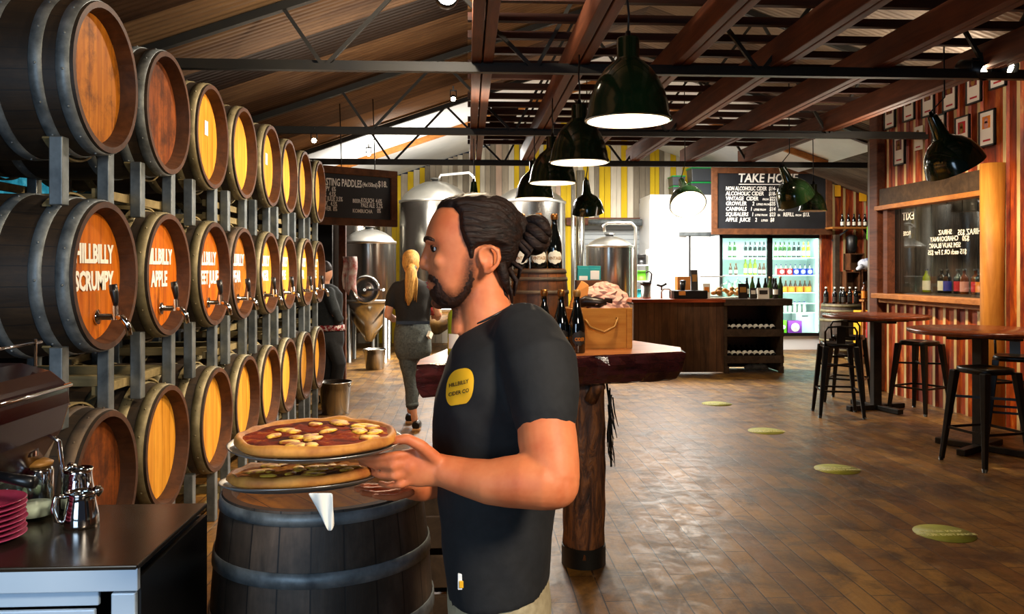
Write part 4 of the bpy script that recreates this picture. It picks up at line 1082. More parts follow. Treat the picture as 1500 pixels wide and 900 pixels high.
mk = lambda g, l, c, h=.3, r=.035, k='wine': bottle_mesh(k, h, r, M[g], M[l], M[c], (.12, .42), 12)
b_dark, b_green, b_lime, b_clear, b_amber = mk('dark_glass', 'label_white', 'black'), mk('green_glass', 'label_white', 'black'), mk('lime_glass', 'label_white', 'lime'), mk('white_enamel', 'label_white', 'blue', .2, .03, 'beer'), mk('amber_glass', 'label_white', 'label_gold', .22, .031, 'beer')
def row(me, us, z, Y, lab, grp): bottles(me, [Vector((at(u, 400, Y).x, Y, z)) for u in us], lab, grp)
YB_ = FY + .2
row(b_dark, [1092, 1099, 1106, 1113, 1119], SZs[0], YB_, 'dark bottle with a white label on the top shelf behind the left fridge door', 'top left fridge bottles')
row(b_green, [1069, 1076], SZs[0], YB_, 'green bottle with a white label at the far left of the top fridge shelf', 'far left fridge bottles')
row(b_green, [1136, 1143, 1149, 1156], SZs[0], YB_, 'green bottle with a white label on the top shelf behind the right fridge door', 'top right fridge bottles')
row(b_dark, [1163, 1170], SZs[0], YB_, 'dark bottle between green and lime bottles on the top right fridge shelf', 'top right dark fridge bottles')
row(b_lime, [1177, 1184], SZs[0], YB_, 'lime green bottle at the right of the top fridge shelf', 'lime fridge bottles')
row(b_lime, [1092, 1099, 1106], SZs[1], YB_, 'lime bottle on the second shelf behind the left fridge door', 'second shelf left fridge bottles')
row(b_amber, [1070, 1078, 1113, 1119], SZs[1], YB_, 'small amber bottle on the second shelf behind the left fridge door', 'second shelf left amber bottles')
row(b_clear, [1137, 1144, 1151, 1158, 1165, 1172, 1179, 1186], SZs[1], YB_ + .12, 'small pale bottle behind the red and blue cartons in the fridge', 'pale bottles behind the cartons')
row(b_amber, [1137, 1144, 1151, 1158, 1165, 1172, 1179, 1186], SZs[2], YB_ + .12, 'small amber bottle standing behind the orange cartons in the fridge', 'amber bottles behind the orange cartons')
row(b_clear, [1150, 1157, 1164, 1171, 1178], SZs[4], YB_, 'small pale bottle on the lowest shelf behind the right fridge door', 'lowest shelf fridge bottles')
row(b_clear, [1068, 1076, 1084, 1092], SZs[2], YB_, 'small pale bottle on the third shelf behind the left fridge door', 'third shelf left fridge bottles')
def carton(label, p, s, col, disc='white', cat='carton', group=None, rz=0):
    t = thing('drinks_carton', label, cat, p, rz, group)
    MB().box((0, 0, s[2] / 2), s).build('carton_body', M[col], t, bevel=.004)
    m = MB(); m.cyl((0, -s[1] / 2 - .001, s[2] * .5), (0, -s[1] / 2 - .003, s[2] * .5), min(s[0], s[2]) * .33, n=20); m.build('carton_print', M[disc], t); return t
for k, (u, c) in enumerate(((1144, 'red'), (1155, 'red'), (1165, 'blue'), (1175, 'blue'), (1185, 'blue'))):
    carton('%s six pack carton on the second right fridge shelf, %s from left' % (c, ['first', 'second', 'third', 'fourth', 'fifth'][k]), Vector((at(u, 400, FY + .12).x, FY + .12, SZs[1])), (.12, .1, .12), c)
for k, u in enumerate((1147, 1158, 1170, 1182)): carton('orange six pack carton on the third right fridge shelf, %s from left' % ['first', 'second', 'third', 'fourth'][k], Vector((at(u, 400, FY + .12).x, FY + .12, SZs[2])), (.13, .1, .11), 'orange', 'yellow')
zb = FZ0 + .03
carton('purple carton at the bottom of the fridge behind the right door', Vector((at(1162, 480, FY + .2).x, FY + .2, zb)), (.26, .2, .25), 'purple', 'label_white'); carton('lime green carton at the bottom of the fridge beside the purple one', Vector((at(1145, 480, FY + .22).x, FY + .22, zb)), (.12, .2, .26), 'lime', 'label_white')
t = thing('milk_crate', 'white tub at the bottom of the fridge behind the purple carton', 'tub', Vector((at(1176, 480, FY + .4).x, FY + .4, zb))); MB().box((0, 0, .2), (.36, .2, .4)).build('tub_body', M['white'], t, bevel=.01); MB().box((0, -.101, .33), (.12, .004, .02)).build('tub_handle', M['black'], t)
# ------------------------------------------------------------------ chalkboards
M['slate'] = plain('chalkboard_slate', '#0c0d11', .5, 0, '#1a1c22', 3)
def board_frame(t, W_, H_, fr_=.09):
    MB().box((0, .012, H_ / 2), (W_ - fr_, .02, H_ - fr_)).build('slate', M['slate'], t)
    for z in (fr_ / 2, H_ - fr_ / 2): MB().box((0, -.006, z), (W_, .05, fr_)).build('frame_rail', M['frame_wood'], t, bevel=.005)
    for x in (-W_ / 2 + fr_ / 2, W_ / 2 - fr_ / 2): MB().box((x, -.006, H_ / 2), (fr_, .05, H_ - 2 * fr_)).build('frame_rail', M['frame_wood'], t, bevel=.005)
BYY = 14.85; k_ = px(BYY)
bx0, bx1, bz0, bz1 = at(1042, 300, BYY).x, at(1218, 300, BYY).x, zv(343, BYY), zv(243, BYY)
bc = (bx0 + bx1) / 2; W_, H_ = bx1 - bx0, bz1 - bz0
t = thing('menu_board', 'black take home price board in a brown timber frame above the drinks fridge', 'menu board', (bc, BYY, bz0)); board_frame(t, W_, H_, .11)
def bi(s, u, v, size_px, align='LEFT', **kw):
    return (s, at(u, v, BYY).x - bc, zv(v, BYY) - bz0, size_px * k_, dict(bold=.022, align=align, shear=.12, width=kw.get('w', .82), depth=.001))
items = [bi('TAKE HOME', 1081, 259, 19, w=.86)]
for s, v in (('NON ALCOHOLIC CIDER', 274.5), ('ALCOHOLIC CIDER', 282), ('VINTAGE  CIDER', 289.5), ('GROWLER', 297), ('CANIMALS', 305), ('SQUEALERS', 313), ('APPLE  JUICE', 321)): items.append(bi(s, 1063, v, 8.2, w=.66 if len(s) > 15 else .8))
for s, u, v in (('$14-', 1126, 274.5), ('$18-', 1126, 282), ('$105-', 1170, 282), ('$22', 1127, 289.5), ('2', 1102, 297), ('$35', 1127, 297), ('REFILL', 1148, 297), ('1', 1099, 305), ('$14', 1127, 305), ('1', 1101, 313), ('$23', 1127, 313), ('REFILL', 1147, 313), ('$13.', 1176, 313), ('2', 1106, 321), ('$8', 1128, 321)): items.append(bi(s, u, v, 8.0, w=.75))
for s, u, v in (('FROM', 1117, 290.5), ('LITRES FROM', 1108, 298), ('EA', 1139, 298), ('FROM', 1167, 298), ('LITRE FROM', 1104, 306), ('EACH', 1140, 306), ('LITRE FROM', 1106, 314), ('EA', 1139, 314), ('FROM', 1165, 314), ('LITRES', 1115, 322)): items.append(bi(s, u, v, 4.2))
o = text_obj('lettering', items, M['chalk'], t, basis((0, 0, 0), (1, 0, 0), (0, 0, 1)))
m = MB(); m.box((at(1122, 268, BYY).x - bc, 0, zv(268, BYY) - bz0), (82 * k_, .004, 1.1 * k_)); m.build('underline', M['chalk'], t)
# left board, hung at an angle
A, B = Vector((-2.0, 9.2, 0)), Vector((-.865, 10.02, 0)); ex = (B - A).normalized(); Lb = (B - A).length; nrm = Vector((ex.y, -ex.x, 0))
zb0, zb1 = zv(333.5, 10.02), zv(252.5, 10.02)
t = thing('menu_board', 'black tasting paddles price board hanging over the passage behind the barrels', 'menu board', ((A + B) / 2 + Vector((0, 0, zb0))), math.atan2(ex.y, ex.x)); board_frame(t, Lb, zb1 - zb0, .085)
def hit(u, v):
    d = at(u, v, 1.0) - Vector((0, 0, CAM_H)); o_ = Vector((0, 0, CAM_H)); kk = (A - o_).dot(nrm) / d.dot(nrm); p = o_ + d * kk
    return (p - (A + B) / 2).dot(ex), p.z - zb0
def li(s, u, v, size, align='RIGHT', w=.75): x, z = hit(u, v); return (s, x, z, size, dict(bold=.02, align=align, width=w, depth=.001))
items = [li('TASTING PADDLES', 530, 270.5, .12, w=.53), li('(4x150ml)', 553, 272, .07, w=.7), li('$18.', 567.5, 271, .1, w=.75)]
for s, u, v in (('SCRUMPY  6%', 492, 277.5), ('APPLE   4.5%', 492, 285), ('SWEET JULIE 3.5%', 502, 292.5), ('PEAR   4.5%', 494, 299.5), ('ELDERFLOWER  8%', 494, 306.5), ('KOLSCH  4.6%', 559.5, 295.5), ('PALE ALE  5.2%', 560.5, 302.5), ('0%', 558, 309.5)): items.append(li(s, u, v, .074, w=.6))
items += [li('BEER:', 516.5, 294.5, .062, 'LEFT'), li('KOMBUCHA', 516.5, 309, .062, 'LEFT')]
text_obj('lettering', items, M['chalk'], t, basis((0, 0, 0), (1, 0, 0), (0, 0, 1)))
for u in (500, 549):
    x, z = hit(u, 254); MB().tube([(x, .0, zb1 - zb0 - .02), (x, .0, zb1 - zb0 + .12), (x, .05, roof_z((A.x + B.x) / 2) - zb0 + .12)], .006, 6).build('hanging_hook', M['black'], t)
# ------------------------------------------------------------------ tanks
def tank(label, u, Y, R_, zs, zt, zc=.75, cone=True, manway=None, pipe=None, nleg=4, collar=True):
    p = at(u, 400, Y); t = thing('steel_tank', label, 'brewing tank', (p.x, Y, 0))
    H_ = zt - zs
    pr = [(0, zt), (R_ * .3, zt - H_ * .06), (R_ * .6, zt - H_ * .28), (R_ * .85, zt - H_ * .62), (R_ * .97, zs + H_ * .08), (R_, zs)]
    MB().lathe(pr, 48).build('dome', M['stainless_satin'], t)
    m = MB(); m.lathe([(R_, zs), (R_, zc + .02)] + ([(R_ * .98, zc - .05), (R_ * .12, .32), (0, .32)] if cone else [(R_ * .98, zc), (0, zc)]), 48); m.build('shell', M['stainless'], t)
    for z in (zs, zc + .05): MB().lathe([(R_ + .001, z - .025), (R_ + .012, z - .02), (R_ + .012, z + .02), (R_ + .001, z + .025)], 48).build('weld_band', M['stainless_satin'], t)
    for k in range(nleg):
        a = PI / 4 + 2 * PI * k / nleg; MB().cyl((R_ * .93 * math.cos(a), R_ * .93 * math.sin(a), 0), (R_ * .93 * math.cos(a), R_ * .93 * math.sin(a), zc), .035).build('leg', M['stainless_satin'], t)
    m = MB(); m.cyl((0, 0, zt - .03), (0, 0, zt + .05), .07, .07, 20); m.cyl((0, 0, zt + .03), (0, 0, zt + .055), .095, .095, 20); m.build('neck_collar', M['stainless_satin'], t)
    if manway:
        z = manway; q = Matrix.Translation((0, -R_, z)) @ Matrix.Rotation(PI / 2, 4, 'X')
        m = MB(); m.lathe([(.19, -.08), (.2, .05), (.23, .06), (.23, .085), (.19, .09), (.17, .075), (.1, .10), (0, .11)], 32, 0, q); mw = m.build('manway', M['stainless'], t)
        m = MB(); m.bar((-.24, -R_ - .12, z), (.24, -R_ - .12, z), .03, .03); m.cyl((.24, -R_ - .05, z), (.3, -R_ - .17, z), .02); m.cyl((0, -R_ - .1, z), (0, -R_ - .2, z), .02); m.build('clamp_bar', M['chrome'], mw)
    if pipe: 
        MB().tube([Vector(q) for q in pipe], .022, 10).build('vent_pipe', M['white'], t)
    return t
tank('tall stainless tank with a domed top, behind the woman', 638, 15.2, .665, zv(297, 15.2), zv(266, 15.2), pipe=[(.05, 0, zv(264, 15.2)), (.1, -.1, zv(258, 15.2)), (.62, -.3, zv(256, 15.2)), (.7, -.5, zv(262, 15)), (.76, -.5, zv(300, 15))])
tank('tall stainless tank with a domed top, behind the keg and hanging pendants', 777, 15.2, .65, zv(297, 15.2), zv(272, 15.2))
tank('conical stainless fermenter with a round manway under the left chalkboard', 541, 13.8, .44, zv(356, 13.8), zv(336, 13.8), .95, True, manway=zv(424, 13.4))
tank('stainless fermenter in the back corner behind the dark post', 524, 15.6, .5, zv(330, 15.4), zv(306, 15.4))
t = tank('short stainless kettle with a capped neck left of the cold room', 893, 14.6, .42, zv(361, 14.6), zv(346, 14.6), .3, False)
def pipe(label, pts, r_, mat_='stainless', name='steel_pipe'):
    tag(MB().tube(pts, r_, 12).build(name, M[mat_]), label, 'pipe')
pipe('thick vertical steel flue between the second tall tank and the kettle', [at(850, 250, 15.6), (at(850, 400, 15.6).x, 15.6, 0)], .085)
pipe('thin vertical steel pipe beside the thick flue', [at(839, 262, 15.3), (at(839, 400, 15.3).x, 15.3, 0)], .035, 'stainless_satin')
pipe('arched steel pipe over the kettle neck', [at(886, 340, 14.4), at(884, 331, 14.4), at(890, 327, 14.4), at(925, 327, 14.4), at(931, 333, 14.4), at(931, 360, 14.4), (at(931, 400, 14.4).x, 14.4, 0)], .03, 'stainless_satin')
pipe('grey roller tube over the kettle in front of the back wall', [at(862, 326, 16.6), at(940, 326, 16.6)], .07, 'steel')
# shelving with small goods right of the kettle
p = at(940, 400, 15.2); t = thing('wire_rack', 'narrow white shelf rack with tins between the kettle and the cold room', 'rack', (p.x, 15.3, 0))
for x in (-.14, .14): MB().box((x, 0, .95), (.03, .3, 1.9)).build('upright', M['white'], t)
for z in (.5, .95, 1.3, 1.6): MB().box((0, 0, z), (.3, .3, .02)).build('shelf', M['white'], t)
for k, (z, c, lab) in enumerate(((1.31, 'green', 'green tin on the narrow white rack'), (1.61, 'black', 'black tin on the top of the narrow white rack'), (.96, 'teal', 'teal tin on the narrow white rack'))): tag(MB().lathe([(0, 0), (.1, 0), (.1, .02), (.095, .02), (.095, .17), (.1, .17), (.1, .19), (0, .19)], 20).build('tin', M[c], loc=(p.x, 15.28, z)), lab, 'tin')
# storage tubs with green lids on the cold room
def tub(label, u, v0, v1, wpx, Y):
    z0, z1 = zv(v1, Y), zv(v0, Y); p = Vector((at(u, 300, Y).x, Y, z0)); t = thing('storage_tub', label, 'storage tub', p); h = z1 - z0; w_ = wpx * px(Y)
    m = MB(); a, b = w_ / 2 * .86, w_ / 2 * .95; d = .2
    m.add([(-a, -d * .88, 0), (a, -d * .88, 0), (a, d * .88, 0), (-a, d * .88, 0), (-b, -d, h * .88), (b, -d, h * .88), (b, d, h * .88), (-b, d, h * .88)], [(0, 1, 2, 3), (4, 5, 6, 7), (0, 1, 5, 4), (1, 2, 6, 5), (2, 3, 7, 6), (3, 0, 4, 7)]); m.build('tub_body', plain('tub_grey', '#454a50', .35), t, bevel=.01)
    MB().box((0, 0, h * .93), (w_, d * 2.1, h * .12)).build('lid', M['green_lid'], t, bevel=.008); 
M['green_lid'] = plain('green_plastic_lid', '#159a4a', .4)
ZT = zv(291, 16.3)
tub('grey storage tub with a green lid, lower left on the cold room', 991, 272, 285, 18, 16.3); tub('grey storage tub with a green lid, upper left on the cold room', 991, 257, 271.5, 20, 16.3)
tub('grey storage tub with a green lid, lower of the right pair on the cold room', 1025, 266, 285, 34, 16.3); tub('grey storage tub with a green lid, topmost of the right pair on the cold room', 1025, 244, 265.5, 34, 16.3)
# passage at left: dark partition, posts, buckets
struct(MB().box((-2.25, 10.9, 1.25), (.95, .06, 2.5)).build('wall_passage', M['black']))
o = MB().box((0, 0, 1.18), (.09, .09, 2.36)).build('timber_post', M['beam'], loc=(at(501, 400, 10.8).x, 10.85, 0), bevel=.006); tag(o, 'slim reddish post standing at the end of the dark passage wall', 'post')
def bucket(label, p, r_, h):
    t = thing('steel_bucket', label, 'bucket', p)
    MB().lathe([(0, .004), (r_ * .78, 0), (r_ * .8, .005), (r_, h), (r_ * 1.03, h), (r_ * 1.03, h - .015), (r_ * .96, h - .01), (r_ * .76, .02), (0, .02)], 32).build('bucket_body', M['stainless'], t)
    MB().tube([(r_ * math.cos(a), r_ * .25 * math.sin(a) - r_ * .4, h - .02 - .09 * math.sin(a)) for a in [PI * k / 10 for k in range(11)]], .005, 6).build('bucket_handle', M['chrome'], t)
p = onz(491, 606, 0); bucket('steel bucket on the floor at the end of the barrel racks', p, .17, .34)
p = onz(549, 541, 0); bucket('steel bucket on the floor under the conical fermenter', p, .17, .31)
M['towel'] = plain('checked_towel', '#e6ded2', .85, 0, '#c05a52', 14)
m = MB(); vs = []
for j in range(8):
    for i in range(6): vs.append((-.09 + .035 * i + .01 * math.sin(j), .05 * math.sin(i * 1.6), -.06 * j * (1 + .1 * (i % 3))))
m.add(vs, [(j * 6 + i, j * 6 + i + 1, (j + 1) * 6 + i + 1, (j + 1) * 6 + i) for j in range(7) for i in range(5)], 0, True)
o = m.build('towel', M['towel'], loc=at(512, 376, 10.77)); sm = o.modifiers.new('s', 'SOLIDIFY'); sm.thickness = .006; tag(o, 'white and red towel hanging on the slim reddish post', 'towel')
# ------------------------------------------------------------------ high tables
def high_table(label, x, y, r_=.55, h=1.03, rz=0):
    t = thing('high_table', label, 'table', (x, y, 0), rz)
    m = MB(); m.lathe([(0, h - .04), (r_ - .02, h - .04), (r_, h - .03), (r_, h - .006), (r_ - .008, h), (0, h)], 64); m.build('tabletop', M['table_top'], t)
    m = MB(); m.bar((-.34, 0, h - .06), (.34, 0, h - .06), .1, .035); m.bar((0, -.34, h - .06), (0, .34, h - .06), .1, .035); m.build('top_bracket', M['iron'], t)
    MB().box((0, 0, (h - .05) / 2), (.09, .09, h - .09)).build('pedestal', M['iron'], t, bevel=.006)
    for a in (.25, .25 + PI / 2):
        m = MB(); c, s = math.cos(a), math.sin(a); m.bar((-.36 * c, -.36 * s, .03), (.36 * c, .36 * s, .03), .07, .05); m.build('foot_bar', M['iron'], t, bevel=.005)
    return t
T1 = onz(1283, 600, 0); T2 = onz(1436, 660, 0)
high_table('round high bar table farther back, beside the end of the tin wall', T1.x, T1.y)
high_table('round high bar table at the right edge of the picture with a honey lit top', T2.x, T2.y, .56, 1.02, .35)
# ------------------------------------------------------------------ metal stools
M['stool'] = plain('dark_gunmetal', '#0f0e0d', .32, .5, '#221f1b', 5)
def stool_proto(name, label, back, loc, rz):
    t = thing(name, label, 'bar stool', loc, rz); h = .76; a, b = .145, .215
    m = MB(); n = 24; P_ = []
    def sq(rr, k=4):
        out = []
        for i in range(n):
            th_ = 2 * PI * i / n; c, s = math.cos(th_), math.sin(th_); d = (abs(c) ** k + abs(s) ** k) ** (-1 / k); out.append((rr * d * c, rr * d * s))
        return out
    layers = [(.0, h - .012), (.1, h - .012), (.14, h - .004), (.158, h), (.165, h - .006), (.168, h - .045), (.160, h - .045), (.155, h - .02), (0, h - .022)]
    vs, fs = [], []
    for rr, z in layers: vs += [(x, y, z) for x, y in sq(max(rr, .002))]
    for j in range(len(layers) - 1):
        for i in range(n): fs.append((j * n + i, j * n + (i + 1) % n, (j + 1) * n + (i + 1) % n, (j + 1) * n + i))
    m.add(vs, fs, 0, True); m.build('seat', M['stool'], t)
    for sx in (-1, 1):
        for sy in (-1, 1):
            m = MB(); vs = []
            for k, z in enumerate((h - .03, h * .5, 0.01)):
                f = (h - z) / h; x, y = sx * (a + (b - a) * f), sy * (a + (b - a) * f); w_ = .036 - .016 * f
                for dx, dy in ((1, 1), (-1, 1), (-1, -1), (1, -1)): vs.append((x + dx * w_ * (.9 if dx == sx else 1.1) * .8, y + dy * w_ * .8, z))
            fs = [(4 * k + i, 4 * k + (i + 1) % 4, 4 * (k + 1) + (i + 1) % 4, 4 * (k + 1) + i) for k in range(2) for i in range(4)] + [(0, 1, 2, 3), (8, 9, 10, 11)]
            m.add(vs, fs); lg = m.build('leg', M['stool'], t, bevel=.006)
            m = MB(); m.cyl((sx * b, sy * b, 0), (sx * b, sy * b, .025), .018, .02, 12); m.build('foot_cap', M['black'], lg)
    for z in (.27, .52):
        f = (h - z) / h; c = a + (b - a) * f
        for p0, p1 in (((-c, -c, z), (c, -c, z)), ((-c, c, z), (c, c, z)), ((-c, -c, z), (-c, c, z)), ((c, -c, z), (c, c, z))) if z < .4 else (((-c, -c, z), (c, c, z)), ((-c, c, z), (c, -c, z))):
            MB().bar(p0, p1, .012, .02).build('brace', M['stool'], t)
    if back:
        m = MB(); m.tube([(-.15, .14, h - .03), (-.155, .165, h + .12), (-.13, .175, h + .165), (0, .18, h + .175), (.13, .175, h + .165), (.155, .165, h + .12), (.15, .14, h - .03)], .011, 8); m.build('back_hoop', M['stool'], t)
        m = MB(); m.box((0, .165, h + .07), (.085, .006, .2), 0, None, (-.12, 0, 0)); m.build('back_splat', M['stool'], t)
    return t
p = onz(1237, 612, 0); s1 = stool_proto('bar_stool', 'low backed dark metal stool at the left of the farther high table, nearest the camera', True, (p.x, p.y + .15, 0), 2.9)
p = onz(1252, 592, 0); dup(s1, (p.x + .02, p.y + .2, 0), 'low backed dark metal stool half hidden behind the other one at the farther high table', 2.5)
p = onz(1352, 606, 0); s2 = stool_proto('bar_stool', 'backless dark metal stool between the two high tables against the tin wall', False, (p.x + .02, p.y + .1, 0), .45)
p = onz(1462, 690, 0); dup(s2, (p.x + .03, p.y + .2, 0), 'backless dark metal stool nearest the camera at the right edge', .2)
p = onz(1490, 650, 0); dup(s1, (p.x + .05, p.y + .1, 0), 'low backed dark metal stool behind the right high table, partly outside the picture', -.6)
# ------------------------------------------------------------------ floor stickers
M['sticker'] = plain('yellow_green_sticker', '#a7a738', .6, 0, '#8d8d30', 6); M['sticker_ink'] = plain('pale_sticker_ink', '#d9d58a', .7)
for u, v, lab in ((1383, 782, 'round yellow floor sticker nearest the camera'), (1226, 688, 'round yellow floor sticker second from the camera'), (1122, 632, 'round yellow floor sticker third from the camera'), (1050, 592, 'round yellow floor sticker farthest from the camera, by the bar counter')):
    p = onz(u, v, 0); t = thing('floor_sticker', lab, 'floor sticker', (p.x, p.y, .001))
    MB().lathe([(0, 0), (.165, 0), (.165, .0015), (0, .0015)], 48).build('sticker_disc', M['sticker'], t)
    text_obj('lettering', [('PLEASE KEEP', 0, .03, .045, dict(bold=.02, depth=.0004)), ('YOUR DISTANCE', 0, -.03, .045, dict(bold=.02, depth=.0004))], M['sticker_ink'], t, basis((0, 0, .002), (1, 0, 0), (0, 1, 0)))
# ------------------------------------------------------------------ framed certificates on the tin wall
def certificate(u, v, label, col, w_=.25, h=.36, paper='paper', frame=True):
    Y = PX * FPX / (u - 685.0); z = CAM_H + (395 - v) * Y / FPX
    t = thing('framed_certificate', label, 'framed certificate', (PX - .036, Y, z - h / 2))
    if frame:
        m = MB()
        for a in (.008, h - .008): m.box((-.012, 0, a), (.024, w_, .016))
        for a in (-w_ / 2 + .008, w_ / 2 - .008): m.box((-.012, a, h / 2), (.024, .016, h))
        m.box((-.004, 0, h / 2), (.008, w_, h)); m.build('frame', M['black'], t)
    m = MB(); m.box((-.012, 0, h / 2), (.004, w_ - .03, h - .03)); m.build('certificate_sheet', M[paper], t)
    m = MB(); m.box((-.015, .01, h * .67), (.003, w_ * .5, h * .34)); pr = m.build('emblem_panel', M[col], t)
    m = MB(); m.cyl((-.0165, .01, h * .72), (-.019, .01, h * .72), .03, n=20); m.cyl((-.0165, .01, h * .6), (-.019, .01, h * .6), .036, n=20); m.build('medal', M['label_gold'] if col != 'orange' else M['pink'], pr)
    m = MB(); m.box((-.015, .005, h * .17), (.003, w_ * .46, h * .05)); m.build('title_bar', M['red'], t)
M['maroon'] = plain('maroon_print', '#6a1420', .6)
for u, v, lab, c in ((1325, 161, 'framed certificate in the top row, farthest along the tin wall', 'maroon'), (1355, 148, 'framed certificate second from the far end of the top row', 'maroon'), (1385, 140, 'framed certificate above the tilted pendant, third in the top row', 'maroon'), (1419, 130, 'framed certificate just left of the black spotlights, in the top row', 'maroon'), (1457, 117, 'framed certificate behind the two black spotlights', 'maroon'), (1495, 92, 'framed certificate at the top right corner of the picture', 'maroon'),
                       (1340, 215, 'framed certificate in the lower row, farthest along the tin wall', 'maroon'), (1402, 186, 'framed certificate half behind the tilted pendant in the lower row', 'red'), (1439, 189, 'framed certificate with a red emblem right of the tilted pendant', 'red'), (1478, 181, 'framed certificate with an orange emblem, nearest the camera in the lower row', 'orange')): certificate(u, v, lab, c)
certificate(1370, 197, 'unframed cream notice pinned behind the tilted pendant', 'label_white', .2, .3, 'label_white', False)
# ------------------------------------------------------------------ bottles on the ledge behind the glass
o = MB().box((PX + .35, 8.8, 1.22), (.5, 2.0, .05)).build('window_ledge', M['old_timber']); tag(o, 'timber ledge behind the signwritten window carrying bottles', 'ledge')
for k, (y, g, c) in enumerate(((9.55, 'lime_glass', 'label_white'), (9.3, 'dark_glass', 'label_white'), (9.12, 'dark_glass', 'blue'), (8.98, 'dark_glass', 'red'), (8.8, 'amber_glass', 'pink'), (8.66, 'amber_glass', 'red'), (8.52, 'dark_glass', 'orange'), (8.36, 'dark_glass', 'label_dark'), (8.22, 'amber_glass', 'orange'), (8.08, 'amber_glass', 'orange'))):
    o = bpy.data.objects.new('bottle', bottle_mesh('wine', .28, .045, M[g], M[c], M['black'], (.1, .5), 14)); COL.objects.link(o); o.location = (PX + .3 + .04 * (k % 2), y, 1.246)
    tag(o, 'bottle standing on the ledge behind the window, %s from the far end' % ['first', 'second', 'third', 'fourth', 'fifth', 'sixth', 'seventh', 'eighth', 'ninth', 'tenth'][k], 'bottle', 'bottles behind the window')
# ------------------------------------------------------------------ alcove bottle shop
ba = Vector((at(1232, 500, 14.0).x, 14.0, 0))
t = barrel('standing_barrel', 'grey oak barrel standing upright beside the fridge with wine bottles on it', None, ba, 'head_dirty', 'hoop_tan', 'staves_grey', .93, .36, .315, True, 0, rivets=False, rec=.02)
wb = bottle_mesh('wine', .3, .038, M['dark_glass'], M['label_dark'], M['label_white'], (.15, .45), 14)
sp = [ba + Vector((at(u, 430, 14.0).x - ba.x, dy, .912)) for u, dy in ((1209, -.02), (1214, .1), (1219, -.1), (1225, .06), (1230, -.15), (1236, .1), (1242, -.08), (1248, .08), (1253, -.02))]
bottles(wb, sp, 'dark wine bottle with a pale cap standing on the barrel beside the fridge', 'wine bottles on the alcove barrel')
AY = 14.7
def ax(u, Y=AY): return at(u, 400, Y).x
t = thing('shelf_unit', 'dark timber shelf unit on the tin wall of the bottle alcove', 'shelf', (ax(1250), AY, 0)); c0 = ax(1250)
MB().box(((ax(1214) + ax(1287)) / 2 - c0, 0, zv(333, AY)), (ax(1287) - ax(1214), .3, .035)).build('shelf_board', M['honey'], t)
for u in (1227, 1289): MB().box((ax(u) - c0, .05, 1.08 if u < 1250 else 1.3), (.09, .09, 2.16 if u < 1250 else 2.6)).build('upright', M['old_timber'], t, bevel=.004)
MB().box((ax(1262) - c0, .0, zv(432, AY)), (ax(1282) - ax(1240), .3, .03)).build('shelf_board', M['honey'], t)
for u in (1222, 1284): MB().bar((ax(u) - c0, .1, zv(352, AY)), (ax(u) - c0 + (.25 if u < 1250 else -.25), -.02, zv(335, AY)), .03, .03).build('bracket', M['black'], t)
sb = bottle_mesh('beer', .24, .032, M['dark_glass'], M['label_white'], M['black'], (.12, .4), 12)
z0 = zv(333, AY) + .0185
bottles(sb, [Vector((ax(u), AY + (.06 if k % 2 else -.05), z0)) for k, u in enumerate((1232, 1236, 1241, 1245, 1249, 1253, 1257, 1261, 1265, 1269))], 'small dark bottle with a white label on the top shelf of the alcove', 'top shelf alcove bottles')
def wall_crate(label, u0, u1, v0, v1):
    t = thing('wall_crate', label, 'crate shelf', (ax((u0 + u1) / 2), AY, zv(v1, AY))); w_, h = (u1 - u0) * px(AY), (v1 - v0) * px(AY)
    m = MB(); m.box((0, .12, h / 2), (w_, .02, h), 1)
    for z in (.01, h - .01): m.box((0, 0, z), (w_, .26, .02))
    for x in (-w_ / 2 + .01, w_ / 2 - .01): m.box((x, 0, h / 2), (.02, .26, h - .04))
    m.build('crate_box', [M['frame_wood'], M['counter_boards']], t)
wall_crate('small open crate shelf on the alcove wall, upper one', 1240, 1262, 371, 396); wall_crate('open crate shelf on the alcove wall, lower left', 1234, 1256, 398, 427); wall_crate('open crate shelf on the alcove wall, lower right, largest', 1257, 1284, 396, 431)
def flat_sign(name, label, u, v, wpx, hpx, col, Y, cat, extra=None):
    t = thing(name, label, cat, (ax(u, Y), Y, zv(v + hpx / 2, Y))); w_, h = wpx * px(Y), hpx * px(Y)
    MB().box((0, 0, h / 2), (w_, .012, h)).build('sign_face', M[col], t)
    if extra: MB().box((0, -.009, h * .58), (w_ * .5, .006, h * .45)).build('sign_print', M[extra], t)
flat_sign('paper_notice', 'orange paper notice on the tin wall left above the alcove shelf', 1227, 277, 9, 17, 'yellow', 14.9, 'notice'); flat_sign('paper_notice', 'yellow paper notice on the tin wall above the alcove shelf', 1264, 285, 11, 15, 'yellow', 14.9, 'notice')
flat_sign('framed_picture', 'red framed picture at the right end of the alcove shelf', 1276, 310, 14, 21, 'red', 14.65, 'picture', 'label_gold'); flat_sign('safety_sign', 'white sign on the timber upright of the alcove', 1287, 383, 10, 32, 'label_white', 14.55, 'sign', 'pink')
M['green_bag'] = plain('bright_green_cloth', '#58b023', .7, 0, '#7ad03a', 4)
m = MB(); m.prism([(-.11, .28), (.1, .3), (.1, .02), (.03, -.12), (-.06, -.04), (-.12, .06)], -.02, .02, 'y'); tag(m.build('green_bag', M['green_bag'], loc=(ax(1271), AY - .2, zv(354, AY)), bevel=.012), 'bright green cloth bag hanging under the alcove shelf', 'bag')
M['cap_cloth'] = plain('blue_white_cloth', '#d6dbe6', .7, 0, '#3a5aa8', 4, lo=.5, hi=.58)
